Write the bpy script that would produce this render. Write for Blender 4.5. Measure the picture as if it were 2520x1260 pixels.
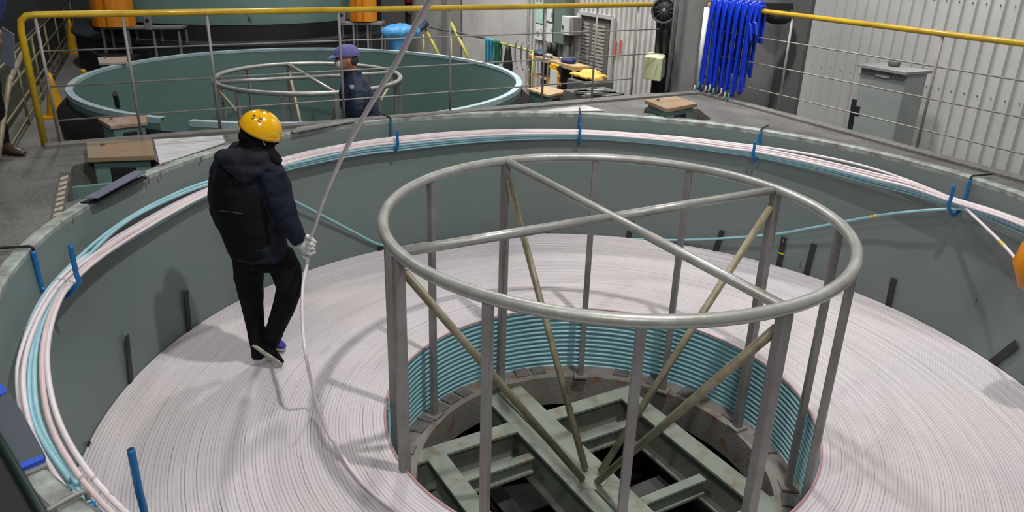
import bpy, bmesh, math, random
import numpy as np
from mathutils import Vector, Matrix
from mathutils.geometry import tessellate_polygon
random.seed(7)
PI = math.pi
for o in list(bpy.data.objects): bpy.data.objects.remove(o)
SC = bpy.context.scene
C = SC.collection
V = Vector

# ------------------------------------------------------------------ camera
CAMZ = 1.4708
PITCH, ROLL, FPX = 0.39109, 0.02992, 1883.8
_f = V((0, math.cos(PITCH), -math.sin(PITCH))); _u = V((0, math.sin(PITCH), math.cos(PITCH))); _r = V((1, 0, 0))
RT = math.cos(ROLL)*_r + math.sin(ROLL)*_u
UP = -math.sin(ROLL)*_r + math.cos(ROLL)*_u
cd = bpy.data.cameras.new('camera'); cam = bpy.data.objects.new('camera', cd); C.objects.link(cam)
cd.sensor_width = 36; cd.lens = 36*FPX/2520; cd.clip_start = .05; cd.clip_end = 200
M = Matrix.Identity(4)
for i, c in enumerate((RT, UP, -_f)):
    for j in range(3): M[j][i] = c[j]
M[0][3], M[1][3], M[2][3] = 0, 0, CAMZ
cam.matrix_world = M
SC.camera = cam
# ------------------------------------------------------------------ world, light, exposure
SC.view_settings.view_transform = 'Standard'; SC.view_settings.look = 'None'
SC.view_settings.exposure = 0; SC.view_settings.gamma = 1; SC.view_settings.use_curve_mapping = False
w = bpy.data.worlds.new('hall_air'); SC.world = w; w.use_nodes = True
w.node_tree.nodes['Background'].inputs[0].default_value = (.80, .88, .95, 1)
w.node_tree.nodes['Background'].inputs[1].default_value = .078
def lamp(name, loc, power, size, target=None, color=(1, .98, .95), spread=180):
    d = bpy.data.lights.new(name, 'AREA'); d.shape = 'DISK'; d.size = size; d.energy = power; d.color = color; d.spread = math.radians(spread)
    o = bpy.data.objects.new(name, d); C.objects.link(o); o.location = loc
    if target is not None: o.rotation_euler = (V(target)-V(loc)).to_track_quat('-Z', 'Y').to_euler()
    return o
lamp('bay_or_fill_lamp', (1.6, 2.8, 5.9), 240, .2, (-1.0, 4.8, -1))
lamp('bay_or_fill_lamp', (-2.4, .4, 7.6), 100, .6, (0, 5.5, -.5))  # added fill, placed to light the far tank wall frontally
lamp('bay_or_fill_lamp', (-.6, 10.0, 7.6), 225, .5, (-.4, 8.0, -1))
lamp('bay_or_fill_lamp', (-2.4, 13.8, 7.5), 560, .9, (3.0, 14.5, 0), spread=120)  # added lamp, aimed to brighten the pale far hall wall
lamp('bay_or_fill_lamp', (2.8, 7.6, 6.6), 190, .8, (6.2, 7.0, 2.0), spread=62)  # narrow beam put in only to lift the right sheet wall
lamp('bay_or_fill_lamp', (.6, 9.4, 6.8), 70, .8, (3.4, 10.2, .5), spread=80)  # extra fill added for the white ribbed wall
lamp('bay_or_fill_lamp', (.4, 6.2, 7.2), 60, .6, (2.7, 9.0, .6), spread=55)  # extra fill added for the grey pillar and corner partition
lamp('bay_or_fill_lamp', (.6, -1.6, 4.4), 105, 1.2, (0, 5, -.5))  # frontal fill behind the camera, added to brighten held tube and far tank wall
lamp('bay_or_fill_lamp', (-6.5, 13.0, 9.0), 330, .8, (-6.5, 15, -1))

# ------------------------------------------------------------------ pixel -> place helpers (2520 x 1260 frame)
def ray(px, py): return FPX*_f + (px-1260)*RT - (py-630)*UP
def Zp(px, py, z):
    d = ray(px, py); return V((0, 0, CAMZ)) + d*((z-CAMZ)/d.z)
def Yp(px, py, y):
    d = ray(px, py); return V((0, 0, CAMZ)) + d*(y/d.y)
def Cp(px, py, off):
    d = ray(px, py); R = RW-off
    a = d.x**2+d.y**2; b = -2*(d.x*TC.x+d.y*TC.y); c = TC.x**2+TC.y**2-R*R
    D = max(b*b-4*a*c, 0)
    return V((0, 0, CAMZ)) + d*((-b+math.sqrt(D))/2/a)
TH = math.radians(28.5)
E1 = V((math.cos(TH), math.sin(TH), 0)); E2 = V((-math.sin(TH), math.cos(TH), 0)); EZ = V((0, 0, 1))
WD = 7.2
def Wp(px, py, d=WD):                    # a point on a plane parallel to the long wall
    r = ray(px, py); return V((0, 0, CAMZ)) + r*(d/r.dot(E1))
TC = V((.533, 4.134, 0)); RW = 2.93; TCT = V((.513, 4.104, 0)); RWT = 2.947   # floor level and rim level of the slightly leaning tank     # pit tank
CC = V((.5476, 3.9887, 0)); RC = 1.25   # centre cage
IC = V((.566, 4.094, 0)); RI = 1.311    # inner edge of the coil
ZT = -1.187; ZB = -1.70; LF = -1.3; PITCH_T = .0195
T2 = V((-2.96, 10.98, 0)); R2 = 2.95; Z2 = -.4
T3 = V((-6.6, 18.6, 0)); R3 = 3.0

# ------------------------------------------------------------------ materials
def lin(c): return tuple(((x/255+.055)/1.055)**2.4 if x > 10 else x/255/12.92 for x in c)
MATS = {}
def mat(name, col, rough=.6, metal=0., col2=None, scale=6., amt=.5, bump=0., bscale=None, stretch=None, thr=None, spec=.5, coat=0):
    if name in MATS: return MATS[name]
    m = bpy.data.materials.new(name); m.use_nodes = True; nt = m.node_tree; b = nt.nodes['Principled BSDF']
    c1 = (*lin(col), 1); b.inputs['Base Color'].default_value = c1
    b.inputs['Roughness'].default_value = rough; b.inputs['Metallic'].default_value = metal
    b.inputs['Specular IOR Level'].default_value = spec; b.inputs['Coat Weight'].default_value = coat
    tc = nt.nodes.new('ShaderNodeTexCoord'); mp = nt.nodes.new('ShaderNodeMapping'); nt.links.new(tc.outputs['Object'], mp.inputs[0])
    if stretch: mp.inputs['Scale'].default_value = stretch
    if col2 is not None:
        n = nt.nodes.new('ShaderNodeTexNoise'); n.inputs['Scale'].default_value = scale; n.inputs['Detail'].default_value = 6; n.inputs['Roughness'].default_value = .62
        nt.links.new(mp.outputs[0], n.inputs['Vector'])
        r = nt.nodes.new('ShaderNodeValToRGB'); lo, hi = thr if thr else (.5-.25/max(amt, .05)*.5, .5+.25/max(amt, .05)*.5)
        r.color_ramp.elements[0].position = max(lo, 0); r.color_ramp.elements[1].position = min(hi, 1)
        r.color_ramp.elements[0].color = c1; r.color_ramp.elements[1].color = (*lin(col2), 1)
        nt.links.new(n.outputs[0], r.inputs[0]); nt.links.new(r.outputs[0], b.inputs['Base Color'])
    if bump:
        n2 = nt.nodes.new('ShaderNodeTexNoise'); n2.inputs['Scale'].default_value = bscale or scale*4; n2.inputs['Detail'].default_value = 4
        nt.links.new(mp.outputs[0], n2.inputs['Vector'])
        bp = nt.nodes.new('ShaderNodeBump'); bp.inputs['Strength'].default_value = bump; bp.inputs['Distance'].default_value = .02
        nt.links.new(n2.outputs[0], bp.inputs['Height']); nt.links.new(bp.outputs[0], b.inputs['Normal'])
    MATS[name] = m; return m
M_teal = mat('teal_paint', (108, 127, 124), .5, 0, (121, 127, 125), .45, .9, .03, 30)
M_teal2 = mat('teal_paint_old', (96, 126, 122), .5, 0, (106, 134, 130), .8, .8)
M_rim = mat('worn_rim', (168, 182, 176), .5, 0, (120, 116, 110), 9, .8, .1, 40)
M_rim2 = mat('pale_rim', (180, 200, 206), .5, 0, (150, 170, 180), 6, .8)
M_deck = mat('deck_concrete', (108, 107, 104), .5, 0, (84, 82, 78), 2.2, .9, .35, 34)
M_deck2 = mat('deck_plate', (112, 112, 108), .6, 0, (96, 92, 88), 5, .8, .1, 30)
M_low = mat('lower_floor', (136, 134, 128), .6, 0, (116, 113, 108), 1.4, .8, .05)
M_steel = mat('galvanised_pipe', (184, 185, 181), .38, .4, (152, 150, 143), 7, .6, .06, 40)
M_steel2 = mat('galvanised_post', (150, 148, 146), .5, .2, (130, 124, 122), 6, .7, .05, 40)
M_brass = mat('weathered_brace', (158, 152, 130), .5, .2, (126, 114, 88), 12, .7, .05, 50)
M_beam = mat('old_beam_paint', (134, 140, 130), .65, 0, (116, 98, 72), 7, .6, .12, 30, thr=(.52, .75))
M_rust = mat('rusted_flange', (134, 130, 124), .7, 0, (128, 92, 66), 9, .8, .2, 40, thr=(.52, .7))
M_shim = mat('shim_plate', (128, 124, 122), .6, .1, (92, 88, 86), 5, .8)
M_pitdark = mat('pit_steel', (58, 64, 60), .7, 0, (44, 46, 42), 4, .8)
M_black = mat('black_steel', (26, 27, 28), .6)
M_dkgreen = mat('dark_green_paint', (18, 40, 36), .5)
M_yel = mat('yellow_rail_paint', (206, 172, 22), .35, 0, (176, 140, 18), 5, .6, coat=.2)
M_yel2 = mat('yellow_cone', (226, 176, 10), .5, 0, (196, 140, 10), 5, .6)
M_lime = mat('lime_yellow_paint', (166, 160, 70), .5)
M_grey = mat('grey_paint', (132, 132, 132), .55, 0, (120, 119, 118), 3, .7)
M_dgrey = mat('dark_grey_paint', (84, 84, 84), .6)
M_wgrey = mat('wall_sheet_grey', (172, 172, 171), .5, 0, (158, 158, 157), .9, .8)
M_wwhite = mat('wall_sheet_white', (186, 185, 182), .5, 0, (168, 167, 165), 1.2, .8)
M_wend = mat('end_wall_dark', (70, 78, 76), .7, 0, (58, 66, 64), 1, .8)
M_blueh = mat('blue_hose', (10, 52, 190), .28, 0, (8, 44, 170), 8, .5, spec=.6)
M_blues = mat('blue_sleeve', (22, 104, 168), .35)
M_cabW = mat('white_pink_tube', (232, 222, 226), .32, 0, (220, 208, 212), 3, .7)
M_cabP = mat('pink_tube', (222, 204, 204), .34, 0, (206, 184, 184), 5, .7)
M_cabB = mat('light_blue_tube', (162, 204, 214), .3, 0, (142, 190, 202), 4, .7)
M_paper = mat('white_sheet', (214, 214, 214), .5, 0, (178, 176, 178), 6, .9, .1, 20, stretch=(1, 6, 1))
M_wht = mat('white_paint', (205, 205, 203), .5)
M_orange = mat('orange_paint', (228, 146, 14), .42, 0, (196, 112, 10), 1.5, .6, stretch=(3, 3, .4))
M_brown = mat('rusty_wood_top', (134, 120, 98), .75, 0, (152, 110, 78), 9, .9, .2, 30, thr=(.45, .68))
M_terr = mat('rust_orange_sheet', (168, 104, 66), .7, 0, (140, 86, 60), 4, .8)
M_strip = mat('black_rubber', (42, 42, 43), .6)
M_plate = mat('blue_grey_plate', (112, 118, 134), .4, .2, (100, 104, 120), 5, .8)
M_slate = mat('slate_plate', (72, 80, 88), .45)
M_btape = mat('blue_edge', (48, 84, 196), .5)
M_cream = mat('cream_enamel', (188, 190, 152), .5, 0, (176, 178, 142), 5, .8)
M_red = mat('red_paint', (178, 50, 46), .5)
M_green = mat('green_plastic', (30, 110, 84), .5)
M_cyan = mat('cyan_rope', (60, 150, 176), .6)
M_tape = mat('yellow_tape', (226, 214, 20), .5)
M_jack = mat('navy_jacket', (29, 34, 52), .85, 0, (17, 20, 33), 9, .8, .8, 15, spec=.25)
M_blk = mat('black_cloth', (17, 17, 18), .9, 0, (12, 12, 13), 6, .8, .6, 14, spec=.2)
M_hood = mat('charcoal_cloth', (40, 43, 52), .9, 0, (28, 31, 40), 8, .8, .8, 16, spec=.2)
M_helm = mat('yellow_helmet', (240, 178, 0), .18, 0, spec=.7, coat=.5)
M_glove = mat('white_glove', (214, 214, 212), .85, bump=.2, bscale=120)
M_skin = mat('skin', (176, 122, 100), .55)
M_cap = mat('periwinkle_cloth', (112, 112, 172), .85, 0, (98, 98, 158), 9, .8, .4, 14)
M_pur = mat('purple_shoe', (70, 48, 150), .6)
M_sole = mat('pale_sole', (176, 176, 158), .6)
M_navy2 = mat('dark_navy_jacket', (36, 52, 84), .6, 0, (20, 31, 52), 6, .9, .6, 12)
M_shoe = mat('brown_leather', (66, 48, 42), .4)
M_jblue = mat('blue_workwear', (30, 40, 92), .8)

def coil_mat(name, ca, cb, cc, rough, pitch=PITCH_T, axis='r'):
    m = bpy.data.materials.new(name); m.use_nodes = True; nt = m.node_tree; b = nt.nodes['Principled BSDF']
    b.inputs['Roughness'].default_value = rough
    tc = nt.nodes.new('ShaderNodeTexCoord'); sp = nt.nodes.new('ShaderNodeSeparateXYZ'); nt.links.new(tc.outputs['Object'], sp.inputs[0])
    if axis == 'r':
        cb_ = nt.nodes.new('ShaderNodeCombineXYZ'); nt.links.new(sp.outputs[0], cb_.inputs[0]); nt.links.new(sp.outputs[1], cb_.inputs[1])
        ln = nt.nodes.new('ShaderNodeVectorMath'); ln.operation = 'LENGTH'; nt.links.new(cb_.outputs[0], ln.inputs[0]); src = ln.outputs['Value']
    else: src = sp.outputs[2]
    dv = nt.nodes.new('ShaderNodeMath'); dv.operation = 'DIVIDE'; nt.links.new(src, dv.inputs[0]); dv.inputs[1].default_value = pitch
    fl = nt.nodes.new('ShaderNodeMath'); fl.operation = 'FLOOR'; nt.links.new(dv.outputs[0], fl.inputs[0])
    wn = nt.nodes.new('ShaderNodeTexWhiteNoise'); wn.noise_dimensions = '1D'; nt.links.new(fl.outputs[0], wn.inputs['W'])
    rp = nt.nodes.new('ShaderNodeValToRGB'); rp.color_ramp.elements[0].color = (*lin(ca), 1); rp.color_ramp.elements[1].color = (*lin(cb), 1)
    nt.links.new(wn.outputs['Value'], rp.inputs[0])
    ns = nt.nodes.new('ShaderNodeTexNoise'); ns.inputs['Scale'].default_value = 1.1; ns.inputs['Detail'].default_value = 2; nt.links.new(tc.outputs['Object'], ns.inputs['Vector'])
    r2 = nt.nodes.new('ShaderNodeValToRGB'); r2.color_ramp.elements[0].position = .42; r2.color_ramp.elements[1].position = .66
    nt.links.new(ns.outputs[0], r2.inputs[0])
    mx = nt.nodes.new('ShaderNodeMix'); mx.data_type = 'RGBA'; nt.links.new(r2.outputs[0], mx.inputs[0]); nt.links.new(rp.outputs[0], mx.inputs[6])
    mx.inputs[7].default_value = (*lin(cc), 1); nt.links.new(mx.outputs[2], b.inputs['Base Color'])
    return m
M_coil = coil_mat('coil_white', (214, 206, 208), (207, 199, 201), (207, 200, 206), .34)
M_coilB = coil_mat('coil_blue', (160, 202, 212), (138, 186, 198), (146, 192, 200), .3, .0205, 'z')

# ------------------------------------------------------------------ object helpers
def link(name, me, m=None, parent=None, smooth=True):
    if m is not None and not me.materials: me.materials.append(m)
    if smooth:
        me.polygons.foreach_set('use_smooth', [True]*len(me.polygons))
    o = bpy.data.objects.new(name, me); C.objects.link(o)
    if parent is not None:
        o.parent = parent; o.location = -V(parent.get('_o', (0, 0, 0)))
    return o
def tag(o, label=None, cat=None, group=None, kind=None):
    if label: o['label'] = label
    if cat: o['category'] = cat
    if group: o['group'] = group
    if kind: o['kind'] = kind
    return o
def thing(name, label, cat, loc=(0, 0, 0), group=None):
    o = bpy.data.objects.new(name, None); C.objects.link(o); o.location = loc; o.empty_display_size = .1
    o['_o'] = tuple(loc)
    return tag(o, label, cat, group)
def mesh(verts, faces, name='m'):
    me = bpy.data.meshes.new(name); me.from_pydata([tuple(v) for v in verts], [], faces); me.validate(); me.update(); return me
class MB:                                   # collects geometry in world coordinates, makes one mesh
    def __init__(s): s.v = []; s.f = []
    def add(s, v, f):
        n = len(s.v); s.v += [V(x) for x in v]; s.f += [[i+n for i in q] for q in f]; return s
    def box(s, c, ax, ay, az):              # centre and three half-axis vectors
        c, ax, ay, az = V(c), V(ax), V(ay), V(az)
        vs = [c+i*ax+j*ay+k*az for k in (-1, 1) for j in (-1, 1) for i in (-1, 1)]
        fs = [[0, 2, 3, 1], [4, 5, 7, 6], [0, 1, 5, 4], [2, 6, 7, 3], [0, 4, 6, 2], [1, 3, 7, 5]]
        if ax.cross(ay).dot(az) < 0: fs = [q[::-1] for q in fs]
        return s.add(vs, fs)
    def prism(s, poly, h, up=EZ):           # polygon extruded by h along up
        n = len(poly); P = [V(p) for p in poly]; Q = [p+up*h for p in P]
        nrm = sum(((P[i]-P[0]).cross(P[(i+1) % n]-P[0]) for i in range(n)), V())
        f = [list(range(n, 2*n)), list(range(n))[::-1]] + [[i, (i+1) % n, n+(i+1) % n, n+i] for i in range(n)]
        if nrm.dot(up)*h < 0: f = [q[::-1] for q in f]
        return s.add(P+Q, f)
    def tube(s, pts, r, n=10, closed=False, caps=True):
        P = [V(p) for p in pts]; m = len(P); rs = r if isinstance(r, (list, tuple)) else [r]*m
        T = []
        for i in range(m):
            a = P[(i-1) % m] if closed or i > 0 else P[i]; b = P[(i+1) % m] if closed or i < m-1 else P[i]
            T.append((b-a).normalized())
        u = T[0].orthogonal().normalized(); vs = []
        for i in range(m):
            u = (u - T[i]*u.dot(T[i])).normalized(); v = T[i].cross(u)
            vs += [P[i] + rs[i]*(math.cos(2*PI*k/n)*u + math.sin(2*PI*k/n)*v) for k in range(n)]
        fs = []
        for i in range(m if closed else m-1):
            a, b = i*n, ((i+1) % m)*n
            fs += [[a+k, a+(k+1) % n, b+(k+1) % n, b+k] for k in range(n)]
        if closed:                          # close the frame twist by snapping ring offset
            last = vs[(m-1)*n]-P[m-1]; best = min(range(n), key=lambda k: (vs[k]-P[0]-last).length)
            fs = fs[:(m-1)*n] + [[(m-1)*n+k, (m-1)*n+(k+1) % n, (k+1+best) % n, (k+best) % n] for k in range(n)]
        elif caps: fs += [list(range(n))[::-1], [(m-1)*n+k for k in range(n)]]
        return s.add(vs, fs)
    def lathe(s, prof, c, n=96, a0=0, a1=2*PI):   # prof (r, z) about the vertical through c
        full = abs(a1-a0-2*PI) < 1e-6; k = n if full else n+1; m = len(prof); vs = []
        for i in range(k):
            a = a0+(a1-a0)*i/n
            vs += [V((c[0]+r*math.cos(a), c[1]+r*math.sin(a), z)) for r, z in prof]
        fs = [[i*m+j, ((i+1) % k)*m+j, ((i+1) % k)*m+j+1, i*m+j+1] for i in range(n) for j in range(m-1)]
        return s.add(vs, fs)
    def ell(s, c, ax, ay, az, nu=20, nv=12):
        c, ax, ay, az = V(c), V(ax), V(ay), V(az); vs = [c-az]
        for j in range(1, nv):
            t = -PI/2+PI*j/nv
            vs += [c+math.cos(t)*(math.cos(2*PI*i/nu)*ax+math.sin(2*PI*i/nu)*ay)+math.sin(t)*az for i in range(nu)]
        vs.append(c+az); fs = [[0, 1+(i+1) % nu, 1+i] for i in range(nu)]
        for j in range(nv-2):
            fs += [[1+j*nu+i, 1+j*nu+(i+1) % nu, 1+(j+1)*nu+(i+1) % nu, 1+(j+1)*nu+i] for i in range(nu)]
        L = len(vs)-1; fs += [[L, 1+(nv-2)*nu+i, 1+(nv-2)*nu+(i+1) % nu] for i in range(nu)]
        if ax.cross(ay).dot(az) < 0: fs = [q[::-1] for q in fs]
        return s.add(vs, fs)
    def loft(s, secs, side, n=20):          # secs (centre, r_side, r_other)
        P = [V(a[0]) for a in secs]; m = len(P); vs = []
        for i in range(m):
            t = (P[min(i+1, m-1)]-P[max(i-1, 0)]).normalized(); u = (V(side)-t*V(side).dot(t)).normalized(); v = t.cross(u)
            vs += [P[i]+secs[i][1]*math.cos(2*PI*k/n)*u+secs[i][2]*math.sin(2*PI*k/n)*v for k in range(n)]
        fs = [[i*n+k, i*n+(k+1) % n, (i+1)*n+(k+1) % n, (i+1)*n+k] for i in range(m-1) for k in range(n)]
        fs += [list(range(n))[::-1], [(m-1)*n+k for k in range(n)]]
        return s.add(vs, fs)
    def build(s, name, m, parent=None, smooth=False, bevel=0, origin=None):
        vs = s.v
        if origin is not None: vs = [v-V(origin) for v in vs]
        o = link(name, mesh(vs, s.f, name), m, parent, smooth)
        if origin is not None: o.location = V(origin) + (o.location if parent else V())
        if bevel:
            b = o.modifiers.new('bevel', 'BEVEL'); b.width = bevel; b.segments = 2; b.limit_method = 'ANGLE'
        return o
    def organic(s, name, m, parent, voxel=.012, smooth=6, disp=0, dscale=.08):
        o = s.build(name, m, parent, True)
        r = o.modifiers.new('remesh', 'REMESH'); r.mode = 'VOXEL'; r.voxel_size = voxel; r.use_smooth_shade = True
        k = o.modifiers.new('smooth', 'SMOOTH'); k.iterations = smooth; k.factor = .5
        if disp:
            t = bpy.data.textures.new(name+'_folds', 'CLOUDS'); t.noise_scale = dscale
            d = o.modifiers.new('folds', 'DISPLACE'); d.texture = t; d.strength = disp; d.mid_level = .5; d.texture_coords = 'LOCAL'
        return o
def single(o, label, cat, group=None): return tag(o, label, cat, group)
def spline(pts, n=8):                        # Catmull-Rom through points
    P = [V(p) for p in pts]; out = []
    for i in range(len(P)-1):
        a, b, c, d = P[max(i-1, 0)], P[i], P[i+1], P[min(i+2, len(P)-1)]
        for k in range(n):
            t = k/n
            out.append(.5*((2*b)+(c-a)*t+(2*a-5*b+4*c-d)*t*t+(3*b-a-3*c+d)*t**3))
    out.append(P[-1]); return out
def circle(c, R, z, n, rev=False):
    L = [V((c[0]+R*math.cos(2*PI*i/n), c[1]+R*math.sin(2*PI*i/n), z)) for i in range(n)]
    return L[::-1] if rev else L
def slab(name, outer, holes, z, t, m):
    loops = [[V((p[0], p[1], z)) for p in outer]] + [[V((p[0], p[1], z)) for p in h] for h in holes]
    tris = tessellate_polygon(loops); P = [p for l in loops for p in l]; n = len(P)
    vs = P+[p-EZ*t for p in P]; fs = []
    for a, b, c in tris:
        if (P[b]-P[a]).cross(P[c]-P[a]).z < 0: b, c = c, b
        fs += [[a, b, c], [n+a, n+c, n+b]]
    k = 0
    for l in loops:
        L = len(l); fs += [[k+i, k+(i+1) % L, n+k+(i+1) % L, n+k+i] for i in range(L)]; k += L
    me = mesh(vs, fs, name)
    bm = bmesh.new(); bm.from_mesh(me); bmesh.ops.recalc_face_normals(bm, faces=bm.faces); bm.to_mesh(me); bm.free()
    return tag(link(name, me, m, None, False), kind='structure')
def copy_tree(o, parent=None):
    c = o.copy(); C.objects.link(c)
    if parent is not None: c.parent = parent
    for ch in [x for x in o.children]: copy_tree(ch, c)
    return c

# ================================================================== SETTING
cornerL = V((-3.42, 5.28, 0)); railA = V((-3.37, 5.33, 0)); railB = V((1.5, 8.17, 0)); railC = V((2.0, 8.43, 0)); railD = V((3.24, 6.03, 0))
dRB = (railD-railC).normalized(); railE = railD + dRB*4.2
nrm = V((-(railB-railA).y, (railB-railA).x, 0)).normalized()
railA += nrm*.10; railB += nrm*.10
pitL = [V((-2.95, 4.91, 0)), V((-2.86, 5.12, 0)), V((-2.62, 5.26, 0)), V((-2.41, 5.03, 0)), V((-2.49, 4.56, 0)), V((-2.53, 4.28, 0)), V((-2.58, 4.17, 0))]
pitR = [V((1.20, 7.22, 0)), V((1.27, 7.5, 0)), V((1.78, 7.48, 0)), V((1.80, 7.03, 0)), V((1.72, 6.96, 0)), V((1.4, 7.13, 0))]
deck_outer = [V((-9, 2.2, 0)), V((-9, -6, 0)), V((9, -6, 0)), railE+V((.03, 0, 0)), railC+nrm*.03+V((.03, .0, 0)), railB+nrm*.02, railA+nrm*.02, V((-4.7, 4.65, 0))]
slab('floor', deck_outer, [circle(TCT, 3.01, 0, 120), [p for p in pitL], [p for p in pitR]], -.002, .18, M_deck)
slab('floor_lower', [V((-30, -8, 0)), V((20, -8, 0)), V((20, 40, 0)), V((-30, 40, 0))], [circle(TC, 3.05, 0, 96), circle(T2, 3.04, 0, 96)], LF, .2, M_low)
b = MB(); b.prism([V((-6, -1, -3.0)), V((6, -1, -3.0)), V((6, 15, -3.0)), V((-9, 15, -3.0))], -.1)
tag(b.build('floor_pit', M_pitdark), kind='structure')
# curbs along the two deck edges
b = MB()
b.box((railA+railC)/2-nrm*.055+EZ*.006, (railC-railA)/2, nrm*.055, EZ*.012); tag(b.build('trim_1', M_deck2), kind='structure')
b = MB(); nR = V((-dRB.y, dRB.x, 0)); NI = nR if nR.x > 0 else -nR
b.box((railC+railE)/2-NI*.05+EZ*.008, (railE-railC)/2, NI*.06, EZ*.012); tag(b.build('trim_2', M_deck2), kind='structure')

def sheet_wall(name, s0, s1, d, z0, z1, m, pitch=.13, depth=.03, duty=.62):
    vs, fs = [], []; s = s0; prof = []
    while s < s1:
        prof += [(s, 0), (s+pitch*duty, 0), (s+pitch*(duty+.1), depth), (s+pitch*.9, depth)]; s += pitch
    for a, q in prof:
        p = E1*(d+q)+E2*a; vs += [V((p.x, p.y, z0)), V((p.x, p.y, z1))]
    fs = [[2*i, 2*i+1, 2*i+3, 2*i+2] for i in range(len(prof)-1)]
    return tag(link(name, mesh(vs, fs), m, None, False), kind='structure')
sheet_wall('wall_right', 1.0, 6.5, WD, LF, 5, M_wgrey, .13, .022, .6)
sheet_wall('wall_back', 8.6, 12.9, WD, LF, 5, M_wwhite, .13, .05, .5)
sheet_wall('wall_far', 12.9, 21.5, WD, LF, 5, M_wwhite, .3, .008, .9)
b = MB(); p0 = E2*24+E1*9; b.box(p0-E1*14+EZ*1.5, E1*16, E2*.1, EZ*3.2); tag(b.build('wall_left', M_wend), kind='structure')
b = MB()                                                  # roof-high partition and pillars by the deck corner
pc = V((1.84, 8.55, 0))
b.box(pc+E1*.22+E2*.2+EZ*1.0, E1*.22, E2*.2, EZ*2.6); tag(b.build('trim_3', M_grey), kind='structure')
b = MB(); q = V((2.2, 8.95, 0)); b.box(q+E1*.55+EZ*1.0, E1*.62, E2*.03, EZ*2.4); tag(b.build('wall_corner', M_grey), kind='structure')
b = MB(); q = V((3.14, 9.15, 0)); b.box(q+E1*.22+E2*.0+EZ*1.0, E1*.2, E2*.2, EZ*2.4); tag(b.build('trim_4', M_dgrey), kind='structure')
b = MB(); pq = Wp(1110, 0, WD-.2); b.box(V((pq.x, pq.y, 1.2)), E1*.16, E2*.16, EZ*2.5); tag(b.build('trim_5', M_grey), kind='structure')
pq = Wp(960, 0, WD-.6); b = MB(); b.box(V((pq.x, pq.y, 1.2)), E1*.3, E2*.2, EZ*2.5); tag(b.build('trim_6', M_dgrey), kind='structure')

# ================================================================== PIT TANK
t = thing('coiling_tank', 'round teal steel tank sunk in the deck, holding the white tubing', 'tank', (TC.x, TC.y, ZB))
NS = 160
b = MB()
for i in range(NS):
    a = 2*PI*i/NS
    for z in (-2.6, -1.187, -.9, -.6, -.3, -.01):
        f = max(0, min(1, (z+1.187)/1.187)); c = TC.lerp(TCT, f); R = RW+(RWT-RW)*f
        b.v.append(V((c.x+R*math.cos(a), c.y+R*math.sin(a), z)))
b.f = [[i*6+j, ((i+1) % NS)*6+j, ((i+1) % NS)*6+j+1, i*6+j+1] for i in range(NS) for j in range(5)]
b.build('tank_wall', M_teal, t, True)
b = MB(); b.lathe([(RWT, -.03), (RWT-.002, .004), (RWT+.008, .012), (RWT+.062, .012), (RWT+.07, .004), (RWT+.07, -.1)], TCT, NS); b.build('rim', M_rim, t)
# rust streaks and scars as small plates of paint on the wall
for i, (px, py, ww, hh) in enumerate(((180, 545, 3, 14), (245, 497, 3, 12), (365, 442, 5, 16), (395, 432, 3, 12), (495, 393, 3, 12), (1807, 318, 3, 9), (2380, 625, 2, 16), (2402, 742, 2, 14), (1970, 650, 2, 18))):
    c = Cp(px, py, .004); k = (c-V((0, 0, CAMZ))).length/FPX; a = V((c.x-TC.x, c.y-TC.y, 0)).normalized(); tg = V((-a.y, a.x, 0))
    b = MB(); b.ell(c, tg*ww*k*.6, a*.003, EZ*hh*k*.6, 10, 8); tag(b.build('rust_mark', mat('rust_streak', (104, 84, 66), .8), t, True), 'rust-brown streak')

# ================================================================== TURNTABLE under the coil
tt = thing('turntable', 'weathered pale green steel turntable frame at the bottom of the tank', 'turntable', (CC.x, CC.y, ZB))
b = MB(); b.lathe([(1.14, -1.95), (1.14, ZB), (1.20, ZB+.002), (2.9, ZB+.002-.08)], IC, 120)
b.build('flange', M_rust, tt)
for i in range(58):
    if random.random() < .4: continue
    a = 2*PI*i/58; d = V((math.cos(a), math.sin(a), 0)); tg = V((-d.y, d.x, 0)); c = IC+d*1.245+EZ*(ZB+.008)
    b = MB(); b.box(c, d*random.uniform(.045, .07), tg*random.uniform(.045, .062), EZ*.006)
    b.build('shim_plate', M_shim, tt)
BT = math.radians(30.5); A1 = V((math.cos(BT), math.sin(BT), 0)); A2 = V((-math.sin(BT), math.cos(BT), 0))
def beam(a0, a1, b0, b1, ztop, h, name='beam', m=M_beam, web=True):
    c = CC+A1*(a0+a1)/2+A2*(b0+b1)/2
    b = MB(); ha, hb = (a1-a0)/2, (b1-b0)/2
    b.box(c+EZ*(ztop-.011), A1*ha, A2*hb, EZ*.011)
    if ha < hb: b.box(c+EZ*(ztop-h/2-.01), A1*.012, A2*hb*.995, EZ*(h/2)); b.box(c+EZ*(ztop-h), A1*ha, A2*hb, EZ*.011)
    else: b.box(c+EZ*(ztop-h/2-.01), A1*ha*.995, A2*.012, EZ*(h/2)); b.box(c+EZ*(ztop-h), A1*ha, A2*hb, EZ*.011)
    return b.build(name, m, tt, False, .003)
beam(-.16, -.045, -1.16, 1.16, ZB, .3); beam(-.035, .16, -1.16, 1.16, ZB+.004, .3)
beam(-.93, -.16, .665, .79, ZB-.002, .25); beam(.16, .93, .665, .79, ZB-.002, .25)
beam(-.93, -.16, -.79, -.665, ZB-.002, .25); beam(.16, .93, -.79, -.665, ZB-.002, .25)
beam(-.84, -.705, -.9, .665, ZB-.001, .28); beam(.75, .9, -.9, .665, ZB-.001, .28)
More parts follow.
